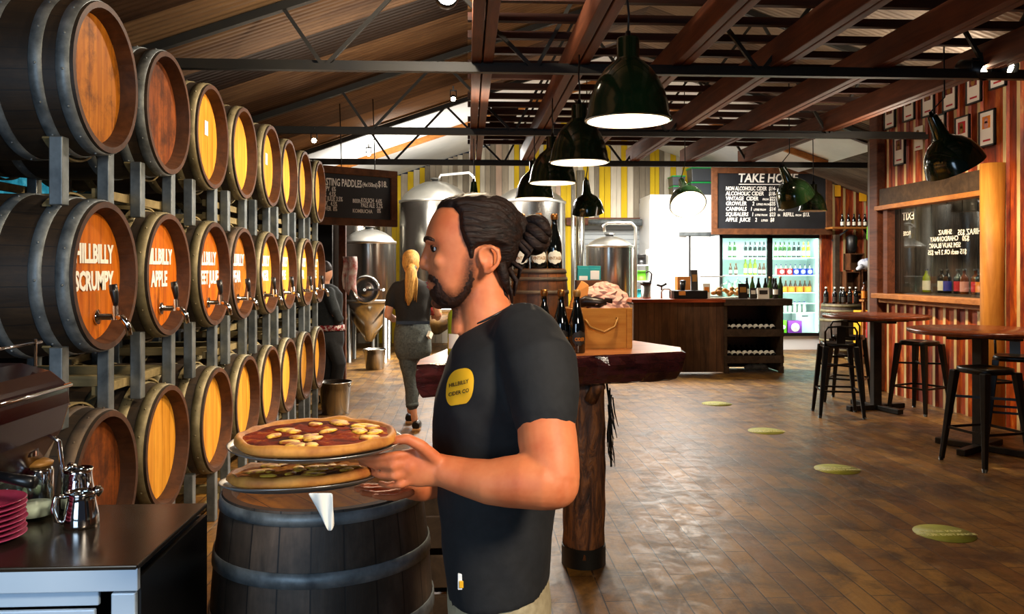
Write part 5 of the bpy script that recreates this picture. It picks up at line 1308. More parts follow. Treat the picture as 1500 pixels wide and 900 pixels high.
m = MB(); m.ball((0, 0, .1), (.2, .12, .11), 18); m.ball((.18, -.05, .07), (.1, .08, .08), 12); m.tube([(-.16, -.08, .06), (-.24, -.12, .02), (-.27, -.1, .0)], [.05, .04, .02], 8); tag(m.build('cloth_cap', M['cap_cloth'], loc=(ax(1268), AY - .1, zv(395, AY))), 'blue and white caps lying on top of the largest crate shelf', 'cap')
m = MB(); m.lathe([(0, 0), (.06, 0), (.09, .1), (.1, .3), (.05, .34), (0, .34)], 16); tag(m.build('apron_bundle', M['black'], loc=(ax(1246), AY - .05, zv(371, AY) + .002)), 'black bundle standing on the upper crate shelf in the alcove', 'bundle')
m = MB(); m.box((0, 0, .12), (.12, .05, .24), 0); m.box((0, -.027, .17), (.1, .004, .08), 1); tag(m.build('gift_carton', [M['blue'], M['white']], loc=(ax(1230), AY - .1, zv(425, AY) - .1)), 'small blue and white carton beside the lower left crate shelf', 'carton') if False else None
names_ = ['bottom', 'middle', 'top']
for u, c, d, n_, Y in ((1264, 'yellow', 'white', 3, 13.3), (1283, 'red', 'white', 3, 12.9), (1296, 'green', 'white', 3, 13.1)):
    for k in range(n_): carton('%s drinks carton, %s of its stack behind the farther high table' % (c, names_[k]), Vector((at(u, 500, Y).x, Y, .09 + .25 * k)), (.2 if c != 'green' else .12, .26, .248), c, d)
o = MB().box((0, 0, .06), (.75, .5, .03)).box((-.3, 0, .022), (.08, .5, .045)).box((.3, 0, .022), (.08, .5, .045)).box((0, -.22, .07), (.75, .04, .04)).build('pallet', M['rack_wood'], loc=(at(1280, 500, 13.1).x, 13.1, 0)); tag(o, 'low timber pallet under the red, yellow and green cartons', 'pallet')
# display ledge with amber bottles at the alcove's right
t = thing('wall_ledge', 'narrow ledge with amber bottles at the right edge of the alcove', 'ledge', (at(1296, 440, 12.9).x + .05, 12.95, zv(440, 12.9))); MB().box((-.1, 0, -.02), (.62, .16, .03)).build('ledge_board', M['honey'], t); 
for x in (-.36, .16): MB().box((x, .03, -zv(440, 12.9) / 2 - .02), (.04, .04, zv(440, 12.9) - .03)).build('ledge_leg', M['honey'], t)
ab = bottle_mesh('wine', .28, .042, M['amber_glass'], M['orange'], M['black'], (.08, .5), 14)
bottles(ab, [Vector((at(u, 440, 12.95).x, 12.95, zv(440, 12.9) - .0045)) for u in (1266, 1274, 1281, 1289)], 'amber bottle with an orange label on the narrow ledge above the cartons', 'amber bottles on the alcove ledge')
# ------------------------------------------------------------------ people
from mathutils import noise as MN
from mathutils.bvhtree import BVHTree
def skin_mat(name, a, b):
    t = NT(name); f = t.noise(t.coords((1, 1, 1), rnd=False), 14, 4); t.base(t.ramp(f, [(.3, rgb(a)), (.7, rgb(b))]))
    t.set(Roughness=.55); t.b.inputs['Specular IOR Level'].default_value = .35
    if name == 'skin':
        at_ = t.n('ShaderNodeAttribute'); at_.attribute_name = 'stubble'; nz = t.noise(t.coords((1, 1, 1), rnd=False), 240, 2)
        t.base(t.mix(t.math('MULTIPLY', at_.outputs['Fac'], t.math('ADD', .55, t.math('MULTIPLY', nz, .6))), t.b.inputs['Base Color'].links[0].from_socket, rgb('#24140c')))
    t.b.inputs['Subsurface Weight'].default_value = .12; t.b.inputs['Subsurface Radius'].default_value = (.012, .005, .003)
    t.b.inputs['Subsurface Scale'].default_value = .6; return t.mat
M['skin'] = skin_mat('skin', '#ba5f36', '#d27e50')
M['skin_pale'] = skin_mat('fair_skin', '#c98a66', '#dba585')
def hair_mat(name, a, b, st=(2, 12, 12)):
    t = NT(name); f = t.noise(t.coords(st, rnd=False), 7, 5, .7, .8); t.base(t.ramp(f, [(.3, rgb(a)), (.7, rgb(b))])); t.set(Roughness=.55); t.b.inputs['Specular IOR Level'].default_value = .25; t.bump(f, .8, .006); return t.mat
M['hair'] = hair_mat('dark_brown_hair', '#070403', '#2a160b'); M['beard'] = hair_mat('brown_beard', '#140a06', '#3a2012', (14, 14, 5)); M['blonde'] = hair_mat('blonde_hair', '#7a4a16', '#e2b060', (14, 14, 2))
def cloth_mat(name, a, b, sc=60, rough=.85):
    t = NT(name); f = t.noise(t.coords((1, 1, 1), rnd=False), sc, 3); g = t.noise(t.coords((1, 1, 1), rnd=False), 7, 5, .7)
    c = t.mix(t.ramp(g, [(.45, (0, 0, 0)), (.7, (.6, .6, .6))]), t.ramp(f, [(.3, rgb(a)), (.7, rgb(b))]), rgb(b)); t.base(c); t.set(Roughness=rough); t.bump(f, .25, .002); return t.mat
M['tee'] = cloth_mat('faded_black_cotton', '#040405', '#101012'); M['tee_black'] = cloth_mat('black_cotton', '#0a0a0b', '#161618'); M['khaki'] = cloth_mat('khaki_twill', '#8a7c5e', '#a89a7a'); M['jeans'] = cloth_mat('grey_denim', '#2e3436', '#57605f')
M['jacket'] = cloth_mat('dark_jacket', '#0e1214', '#22282a'); M['plaid'] = plain('red_plaid', '#8a1a20', .8, 0, '#d8d0c8', 30, lo=.5, hi=.56)
M['eye_white'] = plain('eye_white', '#d8cfc8', .2); M['iris'] = plain('dark_iris', '#1a120c', .1); M['lip'] = skin_mat('lip', '#a84a44', '#b85a50')
M['badge'] = plain('yellow_badge', '#eeb012', .7); M['badge_ink'] = plain('badge_ink', '#3a2c10', .7); M['sole'] = plain('tan_sole', '#b98a58', .7)

def loft(m, rings, n=40, ex=2.3, mi=0):
    """rings: (front point, back point, half width along y); closed at both ends"""
    vs, fs = [], []
    for F, B_, hw in rings:
        F, B_ = Vector(F), Vector(B_); c = (F + B_) / 2; a = (F - B_) / 2
        for i in range(n):
            t = 2 * PI * i / n; ct, st = math.cos(t), math.sin(t)
            k = (abs(ct) ** ex + abs(st) ** ex) ** (-1 / ex)
            vs.append(c + a * (ct * k) + Vector((0, hw * st * k, 0)))
    R_ = len(rings)
    for j in range(R_ - 1):
        for i in range(n): fs.append((j * n + i, j * n + (i + 1) % n, (j + 1) * n + (i + 1) % n, (j + 1) * n + i))
    fs.append(tuple(range(n))); fs.append(tuple((R_ - 1) * n + i for i in range(n)))
    return m.add(vs, fs, mi, True)
def limb(m, pts, n=16):
    """pts: (u, v, Y, radius[, (a, b)])"""
    m.tube([at(*p[:3]) for p in pts], [p[3] for p in pts], n, asp=[(p[4] if len(p) > 4 else (1, 1)) for p in pts])
    for p in (pts[0], pts[-1]): m.ball(at(*p[:3]), p[3] * .97 if len(p) < 5 else p[3] * .55, 12)
# ---------------------------------------------------------------- the waiter
YM = 1.68
HAIR = [(292, 182), (330, 170), (395, 178), (425, 215), (430, 290), (448, 350), (470, 400), (482, 450), (498, 445), (506, 400), (530, 384), (590, 374), (640, 392), (650, 440), (640, 520), (640, 590), (900, 640), (900, 40), (400, 40), (270, 120)]
LIPS = [(200, 570), (268, 572), (290, 590), (272, 612), (200, 616)]
def hc(x, y, Y=YM): return at(560 + x / 3.75, 260 + y / 3.75, Y)
HS = 1.0 / (3.75 * FPX / YM)                       # metres per head unit
HEAD = [(118, 490, 560, .020), (126, 430, 610, .038), (138, 375, 650, .052), (158, 322, 684, .063), (185, 292, 706, .069), (215, 272, 722, .073), (250, 256, 732, .0755), (300, 242, 738, .077), (335, 235, 736, .077), (352, 233, 733, .0765), (375, 240, 726, .0755), (400, 247, 716, .0745), (430, 252, 704, .073), (460, 254, 690, .0715), (490, 256, 672, .070), (520, 255, 654, .068), (550, 253, 634, .0655), (575, 254, 612, .063), (600, 256, 588, .060), (630, 264, 560, .055), (655, 274, 530, .049), (680, 288, 495, .041), (700, 306, 460, .033), (716, 336, 410, .020)]
def head_ring(y):
    for a, b in zip(HEAD, HEAD[1:]):
        if a[0] <= y <= b[0]:
            t = (y - a[0]) / (b[0] - a[0]); return [a[k] + (b[k] - a[k]) * t for k in range(1, 4)]
def head_pt(y, th, off=0.0):
    f, b, hw = head_ring(y); xc = f + (b - f) * .5; ct, st = math.cos(th), math.sin(th)
    ex = 2.25 if ct > 0 else 2.1
    k = (abs(ct) ** ex + abs(st) ** ex) ** (-1 / ex)
    L = (xc - f) if ct > 0 else (b - xc)
    x = xc - L * ct * k
    p = hc(x, y); p.y += -hw * st * k              # +th: the near (left) side of his face
    return p, x
def head_loft(m, ys, n, fn=None):
    vs, fs = [], []
    for y in ys:
        for i in range(n):
            th = 2 * PI * i / n; p, x = head_pt(y, th)
            if fn:
                c = hc(490, min(max(y, 260), 560)); d = p - c; d.z *= 1.0 if y < 260 else .25; d.normalize(); p = p + d * fn(x, y, th)
            vs.append(p)
    R_ = len(ys)
    for j in range(R_ - 1):
        for i in range(n): fs.append((j * n + i, j * n + (i + 1) % n, (j + 1) * n + (i + 1) % n, (j + 1) * n + i))
    fs.append(tuple(range(n))); fs.append(tuple((R_ - 1) * n + i for i in range(n)))
    m.add(vs, fs, 0, True)
def poly_sd(px_, py_, poly):
    """signed distance to an outline, positive inside"""
    ins = False; best = 1e9; n = len(poly)
    for i in range(n):
        (x0, y0), (x1, y1) = poly[i], poly[(i + 1) % n]
        if (y0 > py_) != (y1 > py_) and px_ < (x1 - x0) * (py_ - y0) / (y1 - y0) + x0: ins = not ins
        dx, dy = x1 - x0, y1 - y0; t = max(0, min(1, ((px_ - x0) * dx + (py_ - y0) * dy) / (dx * dx + dy * dy + 1e-9)))
        best = min(best, math.hypot(px_ - x0 - t * dx, py_ - y0 - t * dy))
    return best if ins else -best
pelvis = at(728, 862, YM)
man = thing('person', 'man in a faded black t-shirt with a hair bun carrying two pizzas', 'person', (pelvis.x, YM, 0))
mi_ = Matrix.Translation((-pelvis.x, -YM, 0))
def own(o):
    o.data.transform(mi_); o.parent = man; return o
b = MB()
ys = [118 + (716 - 118) * i / 70 for i in range(71)]
head_loft(b, ys, 72)
# nose, brow, lips, chin, cheek
b.tube([hc(258, 372), hc(249, 400), hc(240, 432), hc(231, 462), hc(229, 480)], [.0075, .0085, .0095, .0108, .0112], 14)
b.ball(hc(229, 481), .0112, 14)
for s in (-1, 1):
    b.ball(hc(249, 489) + Vector((0, s * .0115, 0)), (.0115, .008, .009), 12)
    b.ball(hc(258, 352) + Vector((0, s * .026, -.001)), (.0085, .022, .0075), 12)
    b.ball(hc(345, 462) + Vector((0, s * .048, 0)), (.024, .014, .018), 12)
b.ball(hc(262, 578), (.0075, .019, .0055), 14); b.ball(hc(266, 602), (.0075, .0175, .006), 14)
b.ball(hc(318, 688), (.02, .024, .014), 14)
for s in (-1, 1):
    EY = s * .0745
    c = hc(572, 452) + Vector((0, EY * 1.0, 0))
    b.ball(c, (.016, .006, .023), 14)
    rim = [(545, 478), (530, 440), (534, 408), (560, 390), (600, 390), (626, 410), (632, 445), (622, 480), (598, 505), (572, 522), (552, 515)]
    b.tube([hc(x, y) + Vector((0, EY + s * (.004 + .008 * (x > 585)), 0)) for x, y in rim], [.0045, .004, .004, .0045, .005, .005, .005, .005, .0055, .0065, .005], 10)
    b.ball(hc(566, 512) + Vector((0, EY + s * .002, 0)), (.007, .005, .009), 10)
# neck and trunk under the shirt
b.tube([hc(545, 520), hc(552, 620), hc(562, 700), hc(580, 780), hc(600, 880)], [.05, .052, .053, .057, .07], 28, asp=[(1.04, 1)] * 5)
b.tube([hc(452, 700), hc(440, 760), hc(455, 850)], [.024, .022, .03], 14)
b.tube([at(735, 500, YM), at(728, 560, YM), at(728, 700, YM), at(728, 850, YM), at(728, 890, YM)], [.055, .085, .08, .08, .08], 20, asp=[(1.5, 1)] * 5)
for s, YY in ((1, 1.60), (-1, 1.76)):
    x = pelvis.x; Y2 = YY - .015 * s
    b.tube([(x, YY, .84), (x - .03 * s, Y2, .48), (x + .03 - .06 * s, Y2, .10)], [.06, .05, .04], 16)
# near arm
limb(b, [(776, 520, 1.55, .045), (790, 555, 1.485, .05), (798, 600, 1.455, .0505), (802, 645, 1.43, .0525), (808, 685, 1.405, .049), (811, 708, 1.395, .0455)], 24)
limb(b, [(813, 709, 1.395, .044), (795, 707, 1.393, .0465), (768, 705, 1.40, .0465), (742, 706, 1.41, .0435), (715, 706, 1.42, .0385), (682, 699, 1.44, .033), (650, 690, 1.455, .0285)], 24)
# near hand: palm upright, thumb over the tray rim, fingers under it
limb(b, [(652, 690, 1.455, .028), (635, 688, 1.455, .0305, (.72, 1)), (618, 685, 1.452, .036, (.5, 1)), (600, 683, 1.45, .035, (.42, 1))], 20)
def finger(pts, r0): limb(b, [(u, v, Y, r0 * (1 - .1 * i)) for i, (u, v, Y) in enumerate(pts)], 12)
finger([(640, 674, 1.443), (616, 653, 1.43), (596, 643, 1.425), (575, 646, 1.43)], .0125)       # thumb
finger([(604, 664, 1.447), (578, 668, 1.437), (550, 671, 1.45), (524, 671, 1.475)], .0092)
finger([(602, 677, 1.445), (576, 683, 1.435), (553, 681, 1.455), (530, 678, 1.485)], .0094)
finger([(603, 690, 1.447), (578, 698, 1.437), (558, 697, 1.455), (541, 691, 1.485)], .0090)
finger([(608, 702, 1.45), (586, 711, 1.442), (570, 712, 1.455), (557, 708, 1.475)], .0080)
# far arm and hand
limb(b, [(764, 525, 1.81, .045), (775, 600, 1.885, .05), (782, 690, 1.90, .045), (778, 715, 1.89, .044)], 20)
limb(b, [(778, 715, 1.89, .044), (730, 715, 1.82, .042), (670, 712, 1.70, .034), (640, 709, 1.65, .028)], 20)
limb(b, [(640, 709, 1.65, .028), (622, 711, 1.62, .034, (.6, 1)), (600, 714, 1.585, .034, (.6, .7))], 18)
finger([(598, 706, 1.60), (575, 711, 1.60), (552, 714, 1.59), (530, 713, 1.58)], .0092)
finger([(598, 712, 1.585), (570, 718, 1.57), (545, 719, 1.56), (522, 717, 1.55)], .0094)
finger([(598, 718, 1.57), (572, 724, 1.55), (550, 725, 1.535), (530, 722, 1.525)], .0090)
finger([(602, 722, 1.555), (580, 729, 1.53), (562, 729, 1.515), (548, 727, 1.505)], .0080)
finger([(622, 700, 1.61), (600, 690, 1.59), (580, 690, 1.57), (562, 694, 1.555)], .0115)
EYES = [hc(314, 389) + Vector((0, s * .0325, 0)) for s in (-1, 1)]
def sculpt(p):
    for e in EYES:
        d = (p - (e + Vector((-.012, 0, .0005)))); q = (d.x / .022) ** 2 + (d.y / .017) ** 2 + (d.z / .0115) ** 2
        if q < 4: p = p + Vector((.0135 * math.exp(-q), 0, 0))
    for s in (-1, 1):                               # hollow below the cheek, inside the ear
        d = p - (hc(575, 448) + Vector((0, s * .086, 0))); q = (d.length / .009) ** 2
        if q < 4: p = p - Vector((0, s * .006 * math.exp(-q), 0))
        d = p - (hc(250, 497) + Vector((0, s * .006, 0))); q = (d.length / .004) ** 2
        if q < 4: p = p + Vector((.002, 0, .003)) * math.exp(-q)
    return p
body = own(remeshed('body', b, .0036, M['skin'], smooth=5, post=sculpt))
for e, s in zip(EYES, (-1, 1)):
    m = MB(); m.ball(e + Vector((.0005, 0, 0)), .0122, 20, 0, rings=14); m.ball(e + Vector((-.0078, -.001, .0005)), (.0052, .006, .006), 14, 1)
    own(m.build('eye', [M['eye_white'], M['iris']]))
    m = MB(); vs = []
    for j in range(5):
        for i in range(13):
            a_ = PI * (i / 12) ; r_ = .0136; el = math.radians(12 + 17 * j)
            vs.append(e + Vector((-r_ * math.cos(el) * math.sin(a_), r_ * math.cos(a_), r_ * math.sin(el) * (.25 + .75 * math.sin(a_)))))
    m.add(vs, [(j * 13 + i, j * 13 + i + 1, (j + 1) * 13 + i + 1, (j + 1) * 13 + i) for j in range(4) for i in range(12)], 0, True)
    o = own(m.build('eyelid', M['skin'])); q = o.modifiers.new('s', 'SOLIDIFY'); q.thickness = .002
m = MB(); m.ball(hc(257, 580), (.0062, .016, .0042), 16); m.ball(hc(261, 600), (.0066, .015, .005), 16); own(m.build('lips', M['lip']))
bvb = BVHTree.FromPolygons([Vector(v.co) - mi_ @ Vector((0, 0, 0)) for v in body.data.vertices], [tuple(p.vertices) for p in body.data.polygons])
for s in (-1, 1):                                   # brows follow the brow ridge
    pts = []
    for x, y, dy in ((246, 350, .012), (256, 343, .02), (270, 338, .028), (290, 338, .037), (312, 343, .046), (332, 351, .053)):
        o_ = hc(x, y) + Vector((-.05, s * dy, 0)); h = bvb.ray_cast(o_, Vector((1, -s * .35 if False else 0, 0)))
        if h[0]: pts.append(h[0] + h[1] * .0008)
    m = MB(); m.tube(pts, [.003, .0042, .0046, .0046, .004, .0022][:len(pts)], 8); own(m.build('eyebrow', M['beard']))
# stubble tone fades out around the beard and the hairline
STUB = [(235, 520), (300, 540), (350, 600), (395, 625), (425, 585), (440, 520), (452, 450), (470, 415), (505, 430), (515, 500), (510, 570), (490, 640), (440, 720), (420, 790), (290, 770), (250, 690), (235, 640)]
va = body.data.color_attributes.new('stubble', 'FLOAT_COLOR', 'POINT')
P0 = hc(0, 0)
for i, v in enumerate(body.data.vertices):
    p = v.co - mi_ @ Vector((0, 0, 0)); y = (P0.z - p.z) / HS; k = 0
    if 130 < y < 800:
        x = (p.x - P0.x) / HS; d = poly_sd(x, y, STUB); k = max(0, min(1, .5 + d / 50)) if abs(p.y - YM) < .088 else 0
        if x < 300 and k: k = min(k, max(0, min(1, .5 - poly_sd(x, y, LIPS) / 16)))
        if abs(p.y - YM) < .0715 or y < 380: k = max(k, max(0, min(.85, .5 + poly_sd(x, y, HAIR) / 26)) if y < 640 else 0)
    va.data[i].color = (k, k, k, 1)
# beard and moustache
BEARD = [(215, 508), (250, 520), (300, 535), (338, 590), (352, 628), (392, 648), (432, 622), (462, 560), (474, 500), (500, 500), (512, 560), (500, 630), (470, 690), (430, 730), (400, 770), (280, 770), (240, 690), (225, 640), (215, 560)]
def beard_off(x, y, th):
    d = poly_sd(x, y, BEARD) - 5; 
    if x < 300: d = min(d, -poly_sd(x, y, LIPS))
    k = max(-1, min(1, d / 34)); return .0036 * k - .0006 + .0012 * MN.noise(Vector((x * .12, y * .05, th * 9))) * (1 if k > 0 else .6)
m = MB(); head_loft(m, [500 + (716 - 430 - 70) * i / 60 for i in range(61)], 150, beard_off); own(m.build('beard', M['beard']))
# hair, swept back into a bun
def hair_off(x, y, th):
    d = poly_sd(x, y, HAIR); k = max(-1, min(1, d / 26)); p, _x = head_pt(y, th); ph = math.atan2(p.y - YM, p.z - hc(0, 330).z + .02); w_ = 1.2 * MN.noise(Vector((x * .012, ph * 3, 1)))
    h = .011 + .003 * max(0, min(1, (y - 150) / 150)) + .0011 * math.sin(ph * 46 + w_ * 3) + .0008 * math.sin(ph * 97 + w_ * 5 + x * .01)
    return h * k if k > 0 else .006 * k
m = MB(); head_loft(m, [110 + (600 - 110) * i / 90 if i else 118 for i in range(91)] if False else [118 + (600 - 118) * i / 90 for i in range(91)], 220, hair_off); 
hair = own(m.build('hair', M['hair']))
m = MB(); bc_ = hc(845, 312); q = random.Random(2)
m.ball(bc_, .026, 20)
for k in range(7):
    a0 = k * 2 * PI / 7; pts = []
    for i in range(15):
        t = i / 14; ph = -PI / 2 + PI * t; rr = .030 + .003 * math.sin(k * 2.1); sw = a0 + t * 2.6
        pts.append(bc_ + Vector((rr * .85 * math.sin(ph) , rr * math.cos(ph) * math.cos(sw), rr * math.cos(ph) * math.sin(sw))) )
    m.tube(pts, [.004 + .0085 * math.sin(PI * i / 14) for i in range(15)], 8)
m.tube([hc(680, 240), hc(740, 270), hc(800, 300)], [.036, .028, .02], 18)
for (a_, c_, d_, r0) in (((730, 350), (800, 420), (770, 470), .007), ((735, 330), (815, 400), (800, 445), .006), ((690, 500), (735, 570), (722, 650), .006), ((660, 540), (705, 620), (712, 690), .005), ((640, 560), (672, 640), (690, 670), .005), ((700, 460), (760, 500), (745, 560), .005)):
    for dy in (-.028, -.01, .012, .03): m.tube([hc(*a_) + Vector((0, dy, 0)), hc(*c_) + Vector((0, dy * 1.1 + q.uniform(-.004, .004), 0)), hc(*d_) + Vector((0, dy + q.uniform(-.01, .01), 0))], [r0, r0 * .75, .0012], 7)
m.tube([hc(640, 470) + Vector((0, -.055, 0)), hc(668, 560) + Vector((0, -.045, 0)), hc(690, 640) + Vector((0, -.03, 0))], [.012, .01, .003], 8)
own(m.build('hair_bun', M['hair']))
# shirt
s_ = MB()
P = lambda u, v: at(u, v, YM)
loft(s_, [(P(677, 487), P(752, 446), .066), (P(668, 499), P(764, 455), .105), (P(659, 518), P(782, 470), .16), (P(650, 540), P(800, 498), .188), (P(642, 563), P(812, 540), .197), (P(635, 588), P(817, 580), .195), (P(633, 615), P(817, 615), .185), (P(635, 645), P(815, 650), .175), (P(640, 685), P(811, 700), .167), (P(643, 735), P(808, 750), .166), (P(648, 795), P(806, 795), .168), (P(654, 862), P(803, 838), .172)], 60)
limb(s_, [(768, 492, 1.56, .066), (790, 535, 1.495, .0715), (797, 580, 1.465, .064), (798, 612, 1.45, .0585)], 26)
limb(s_, [(758, 495, 1.80, .066), (768, 540, 1.86, .07), (772, 610, 1.885, .06)], 22)
def folds(p):
    n1 = MN.noise(Vector((p.x * 7, p.y * 7, p.z * 5))); n2 = MN.noise(Vector((p.x * 18 + p.z * 10, p.y * 16, p.z * 14)))
    c = Vector((pelvis.x, YM, p.z)); d = (p - c); d.z = 0; d.normalize(); return p + d * (.007 * n1 + .004 * n2)
shirt = own(remeshed('shirt', s_, .006, M['tee'], smooth=4, post=folds))
bv = BVHTree.FromPolygons([Vector(v.co) - mi_ @ Vector((0, 0, 0)) for v in shirt.data.vertices], [tuple(p.vertices) for p in shirt.data.polygons])
def on_shirt(u, v, off):
    o_ = Vector((0, 0, CAM_H)); d = (at(u, v, 1.0) - o_).normalized(); h = bv.ray_cast(o_, d); return h[0] + h[1] * off if h[0] else at(u, v, 1.5)
def badge_xy(x, y):                                 # unit square to the photo outline of the emblem
    u = 654.5 + 40 * x + 3.5 * (1 - y) * 0; v = 595 - 54 * y - 7 * (x - .5); return u, v
out = []
for i in range(40):
    t = 2 * PI * i / 40; x = .5 + .5 * math.copysign(abs(math.cos(t)) ** .75, math.cos(t)); y = .5 + .5 * math.copysign(abs(math.sin(t)) ** .8, math.sin(t)); y = max(y, .04)
    out.append((x + (.10 * (y - .5)), y))
m = MB(); vs = [on_shirt(*badge_xy(.5, .5), .003)]
for r_ in (.25, .5, .75, 1): vs += [on_shirt(*badge_xy(.5 + (x - .5) * r_, .5 + (y - .5) * r_), .003 if r_ < 1 else .0015) for x, y in out]
fs = [(0, 1 + i, 1 + (i + 1) % 40) for i in range(40)] + [(1 + 40 * k + i, 1 + 40 * k + (i + 1) % 40, 41 + 40 * k + (i + 1) % 40, 41 + 40 * k + i) for k in range(3) for i in range(40)]
m.add(vs, fs, 0, True); bd = own(m.build('shirt_emblem', M['badge']))
for word, yy in (('HILLBILLY', .60), ('CIDER CO', .36)):
    me = text_mesh(word, .19, bold=.02, depth=0, width=.85)
    for q in me.vertices: q.co = on_shirt(*badge_xy(.5 + q.co.x * 1.0, yy + q.co.y * .75 + .06 * q.co.x), .0045)
    me.materials.clear(); me.materials.append(M['badge_ink']); o = bpy.data.objects.new('emblem_word', me); COL.objects.link(o); me.transform(mi_); o.parent = bd
pts = []
for k in range(25):
    t = 2 * PI * k / 24; F, B_ = P(683, 480), P(750, 446); c = (F + B_) / 2; pts.append(c + (F - B_) / 2 * math.cos(t) * 1.0 + Vector((0, .062 * math.sin(t), 0)))
m = MB(); m.tube(pts, .0022, 6, cap=False); own(m.build('neck_cord', M['black']))
# trousers and shoes
t_ = MB(); loft(t_, [(P(655, 846), P(801, 826), .160), (P(655, 880), P(806, 870), .170), (P(660, 930), P(806, 930), .172), (P(675, 975), P(795, 975), .16)], 48)
x = pelvis.x
for s, YY in ((1, 1.585), (-1, 1.775)):
    t_.tube([(x, YY, .82), (x - .02 * s, YY, .68), (x - .035 * s, YY, .47), (x + .0 - .05 * s, YY, .25), (x + .03 - .06 * s, YY, .07)], [.098, .09, .074, .066, .062], 24)
own(remeshed('trousers', t_, .007, M['khaki'], smooth=4))
for s, YY in ((1, 1.585), (-1, 1.775)):
    m = MB(); ax_ = x + .03 - .06 * s
    m.tube([(ax_ + .07, YY, .045), (ax_ + .03, YY, .055), (ax_ - .06, YY, .05), (ax_ - .13, YY, .04), (ax_ - .19, YY, .03)], [.034, .046, .046, .042, .022], 16, asp=[(1, .9)] * 5); m.box((ax_ - .06, YY, .012), (.26, .085, .024), 1); own(m.build('shoe', [M['black'], M['sole']], bevel=.004))
m = MB(); p = at(676, 852, 1.545); m.box(p, (.014, .008, .03), 0); m.box(p + Vector((0, -.005, -.004)), (.009, .003, .014), 1); m.tube([p + Vector((0, 0, .014)), p + Vector((.002, .012, .035))], .003, 6); own(m.build('belt_tag', [M['white'], M['yellow']], bevel=.002))
# ---------------------------------------------------------------- pizzas
M['crust'] = plain('baked_crust', '#8a4410', .7, 0, '#d8943c', 13, lo=.32, hi=.66, bump=.4)
def mat_top(name, a, b_, c_):
    t = NT(name); f = t.noise(t.coords((1, 1, 1), rnd=False), 22, 5, .6, .4); t.base(t.ramp(f, [(.32, rgb(a)), (.45, rgb(b_)), (.6, rgb(c_)), (.75, rgb('#d89a2a'))])); t.set(Roughness=.8); t.b.inputs['Specular IOR Level'].default_value = .05; t.bump(f, .6, .006); return t.mat
M['sauce'] = mat_top('tomato_topping', '#1c0401', '#521002', '#8a2a04'); M['sauce2'] = mat_top('brown_topping', '#3a1602', '#7e4006', '#b06c0e'); M['cheese'] = plain('melted_cheese', '#9a4a08', .6, 0, '#f0bc38', 60, lo=.38, hi=.58)
M['tray'] = plain('pizza_tray', '#8f8f90', .35, .9, '#a9a9a8', 4)
def pizza(label, c, R_, rot, sauce, seed, tlabel):
    q = random.Random(seed)
    tr = thing('pizza_tray', tlabel, 'tray', c, rot=rot)
    MB().lathe([(0, -.002), (R_ * .9, -.002), (R_ * .98, .003), (R_ * 1.03, .007), (R_ * 1.035, .0085), (R_ * 1.02, .0085), (R_ * .96, .005), (R_ * .9, 0), (0, 0)], 64).build('tray_plate', M['tray'], tr)
    t = thing('pizza', label, 'pizza', c + (Euler(rot).to_matrix() @ Vector((0, 0, .0055))), rot=rot)
    n = 72; R_ *= .955; prof = [(0, 0), (.80, 0), (.95, .001), (1, .007), (.99, .0145), (.955, .0195), (.915, .0175), (.885, .0125), (.84, .0115), (0, .0115)]
    vs, fs = [], []
    for r_, z in prof:
        for i in range(n):
            a = 2 * PI * i / n; k = 1 + .025 * math.sin(3 * a + seed) + .015 * math.sin(7 * a); zz = z * (1 + (.3 * MN.noise(Vector((math.cos(a) * 3, math.sin(a) * 3, seed))) if r_ > .86 else 0)); vs.append((R_ * max(r_, .002) * k * math.cos(a), R_ * max(r_, .002) * k * math.sin(a), zz))
    for j in range(len(prof) - 1):
        for i in range(n): fs.append((j * n + i, j * n + (i + 1) % n, (j + 1) * n + (i + 1) % n, (j + 1) * n + i))
    m = MB(); m.add(vs, fs, 0, True); m.build('crust', M['crust'], t)
    m = MB(); vs, fs = [], []; J = 14
    for j in range(J + 1):
        for i in range(n):
            a = 2 * PI * i / n; k = 1 + .025 * math.sin(3 * a + seed) + .015 * math.sin(7 * a); r_ = .90 * j / J * (1 + .03 * math.sin(9 * a)); vs.append((R_ * r_ * k * math.cos(a), R_ * r_ * k * math.sin(a), .0135 + (0 if j == J else .004 * MN.noise(Vector((r_ * math.cos(a) * 9, r_ * math.sin(a) * 9, seed))) + .0015)))
    for j in range(J):
        for i in range(n): fs.append((j * n + i, j * n + (i + 1) % n, (j + 1) * n + (i + 1) % n, (j + 1) * n + i))
    m.add(vs, fs, 0, True); m.build('topping', M[sauce], t)
    for k in range(22):
        a, r_ = q.uniform(0, 2 * PI), math.sqrt(q.uniform(.02, .6)) * R_
        m = MB(); m.ball((0, 0, 0), (q.uniform(.010, .025), q.uniform(.008, .017), .0032), 20, rings=8); m.v = [(x * (1 + .45 * MN.noise(Vector((x * 60, y * 60, k)))), y * (1 + .45 * MN.noise(Vector((x * 60, y * 60, k + 9)))), z) for x, y, z in m.v]; m.build('cheese_piece', M['cheese'], t, loc=(r_ * math.cos(a), r_ * math.sin(a), .0165), rot=(0, 0, q.uniform(0, 3)))
    return t
pizza('upper pizza with tomato topping and yellow cheese, carried by the waiter', at(464, 645, 1.45) * 1 and Vector((at(464, 640, 1.45).x, 1.45, 1.2125)), .145, (0, 0, .3), 'sauce', 3, 'upper round metal tray gripped by the waiter\'s thumb')
pizza('lower pizza with golden brown topping, carried under the other pizza', Vector((at(441, 700, 1.50).x, 1.50, 1.137)), .137, (-.06, .085, 1.2), 'sauce2', 5, 'lower round metal tray with a paper napkin hanging from it')
m = MB(); vs = []
A_ = at(470, 724, 1.365)
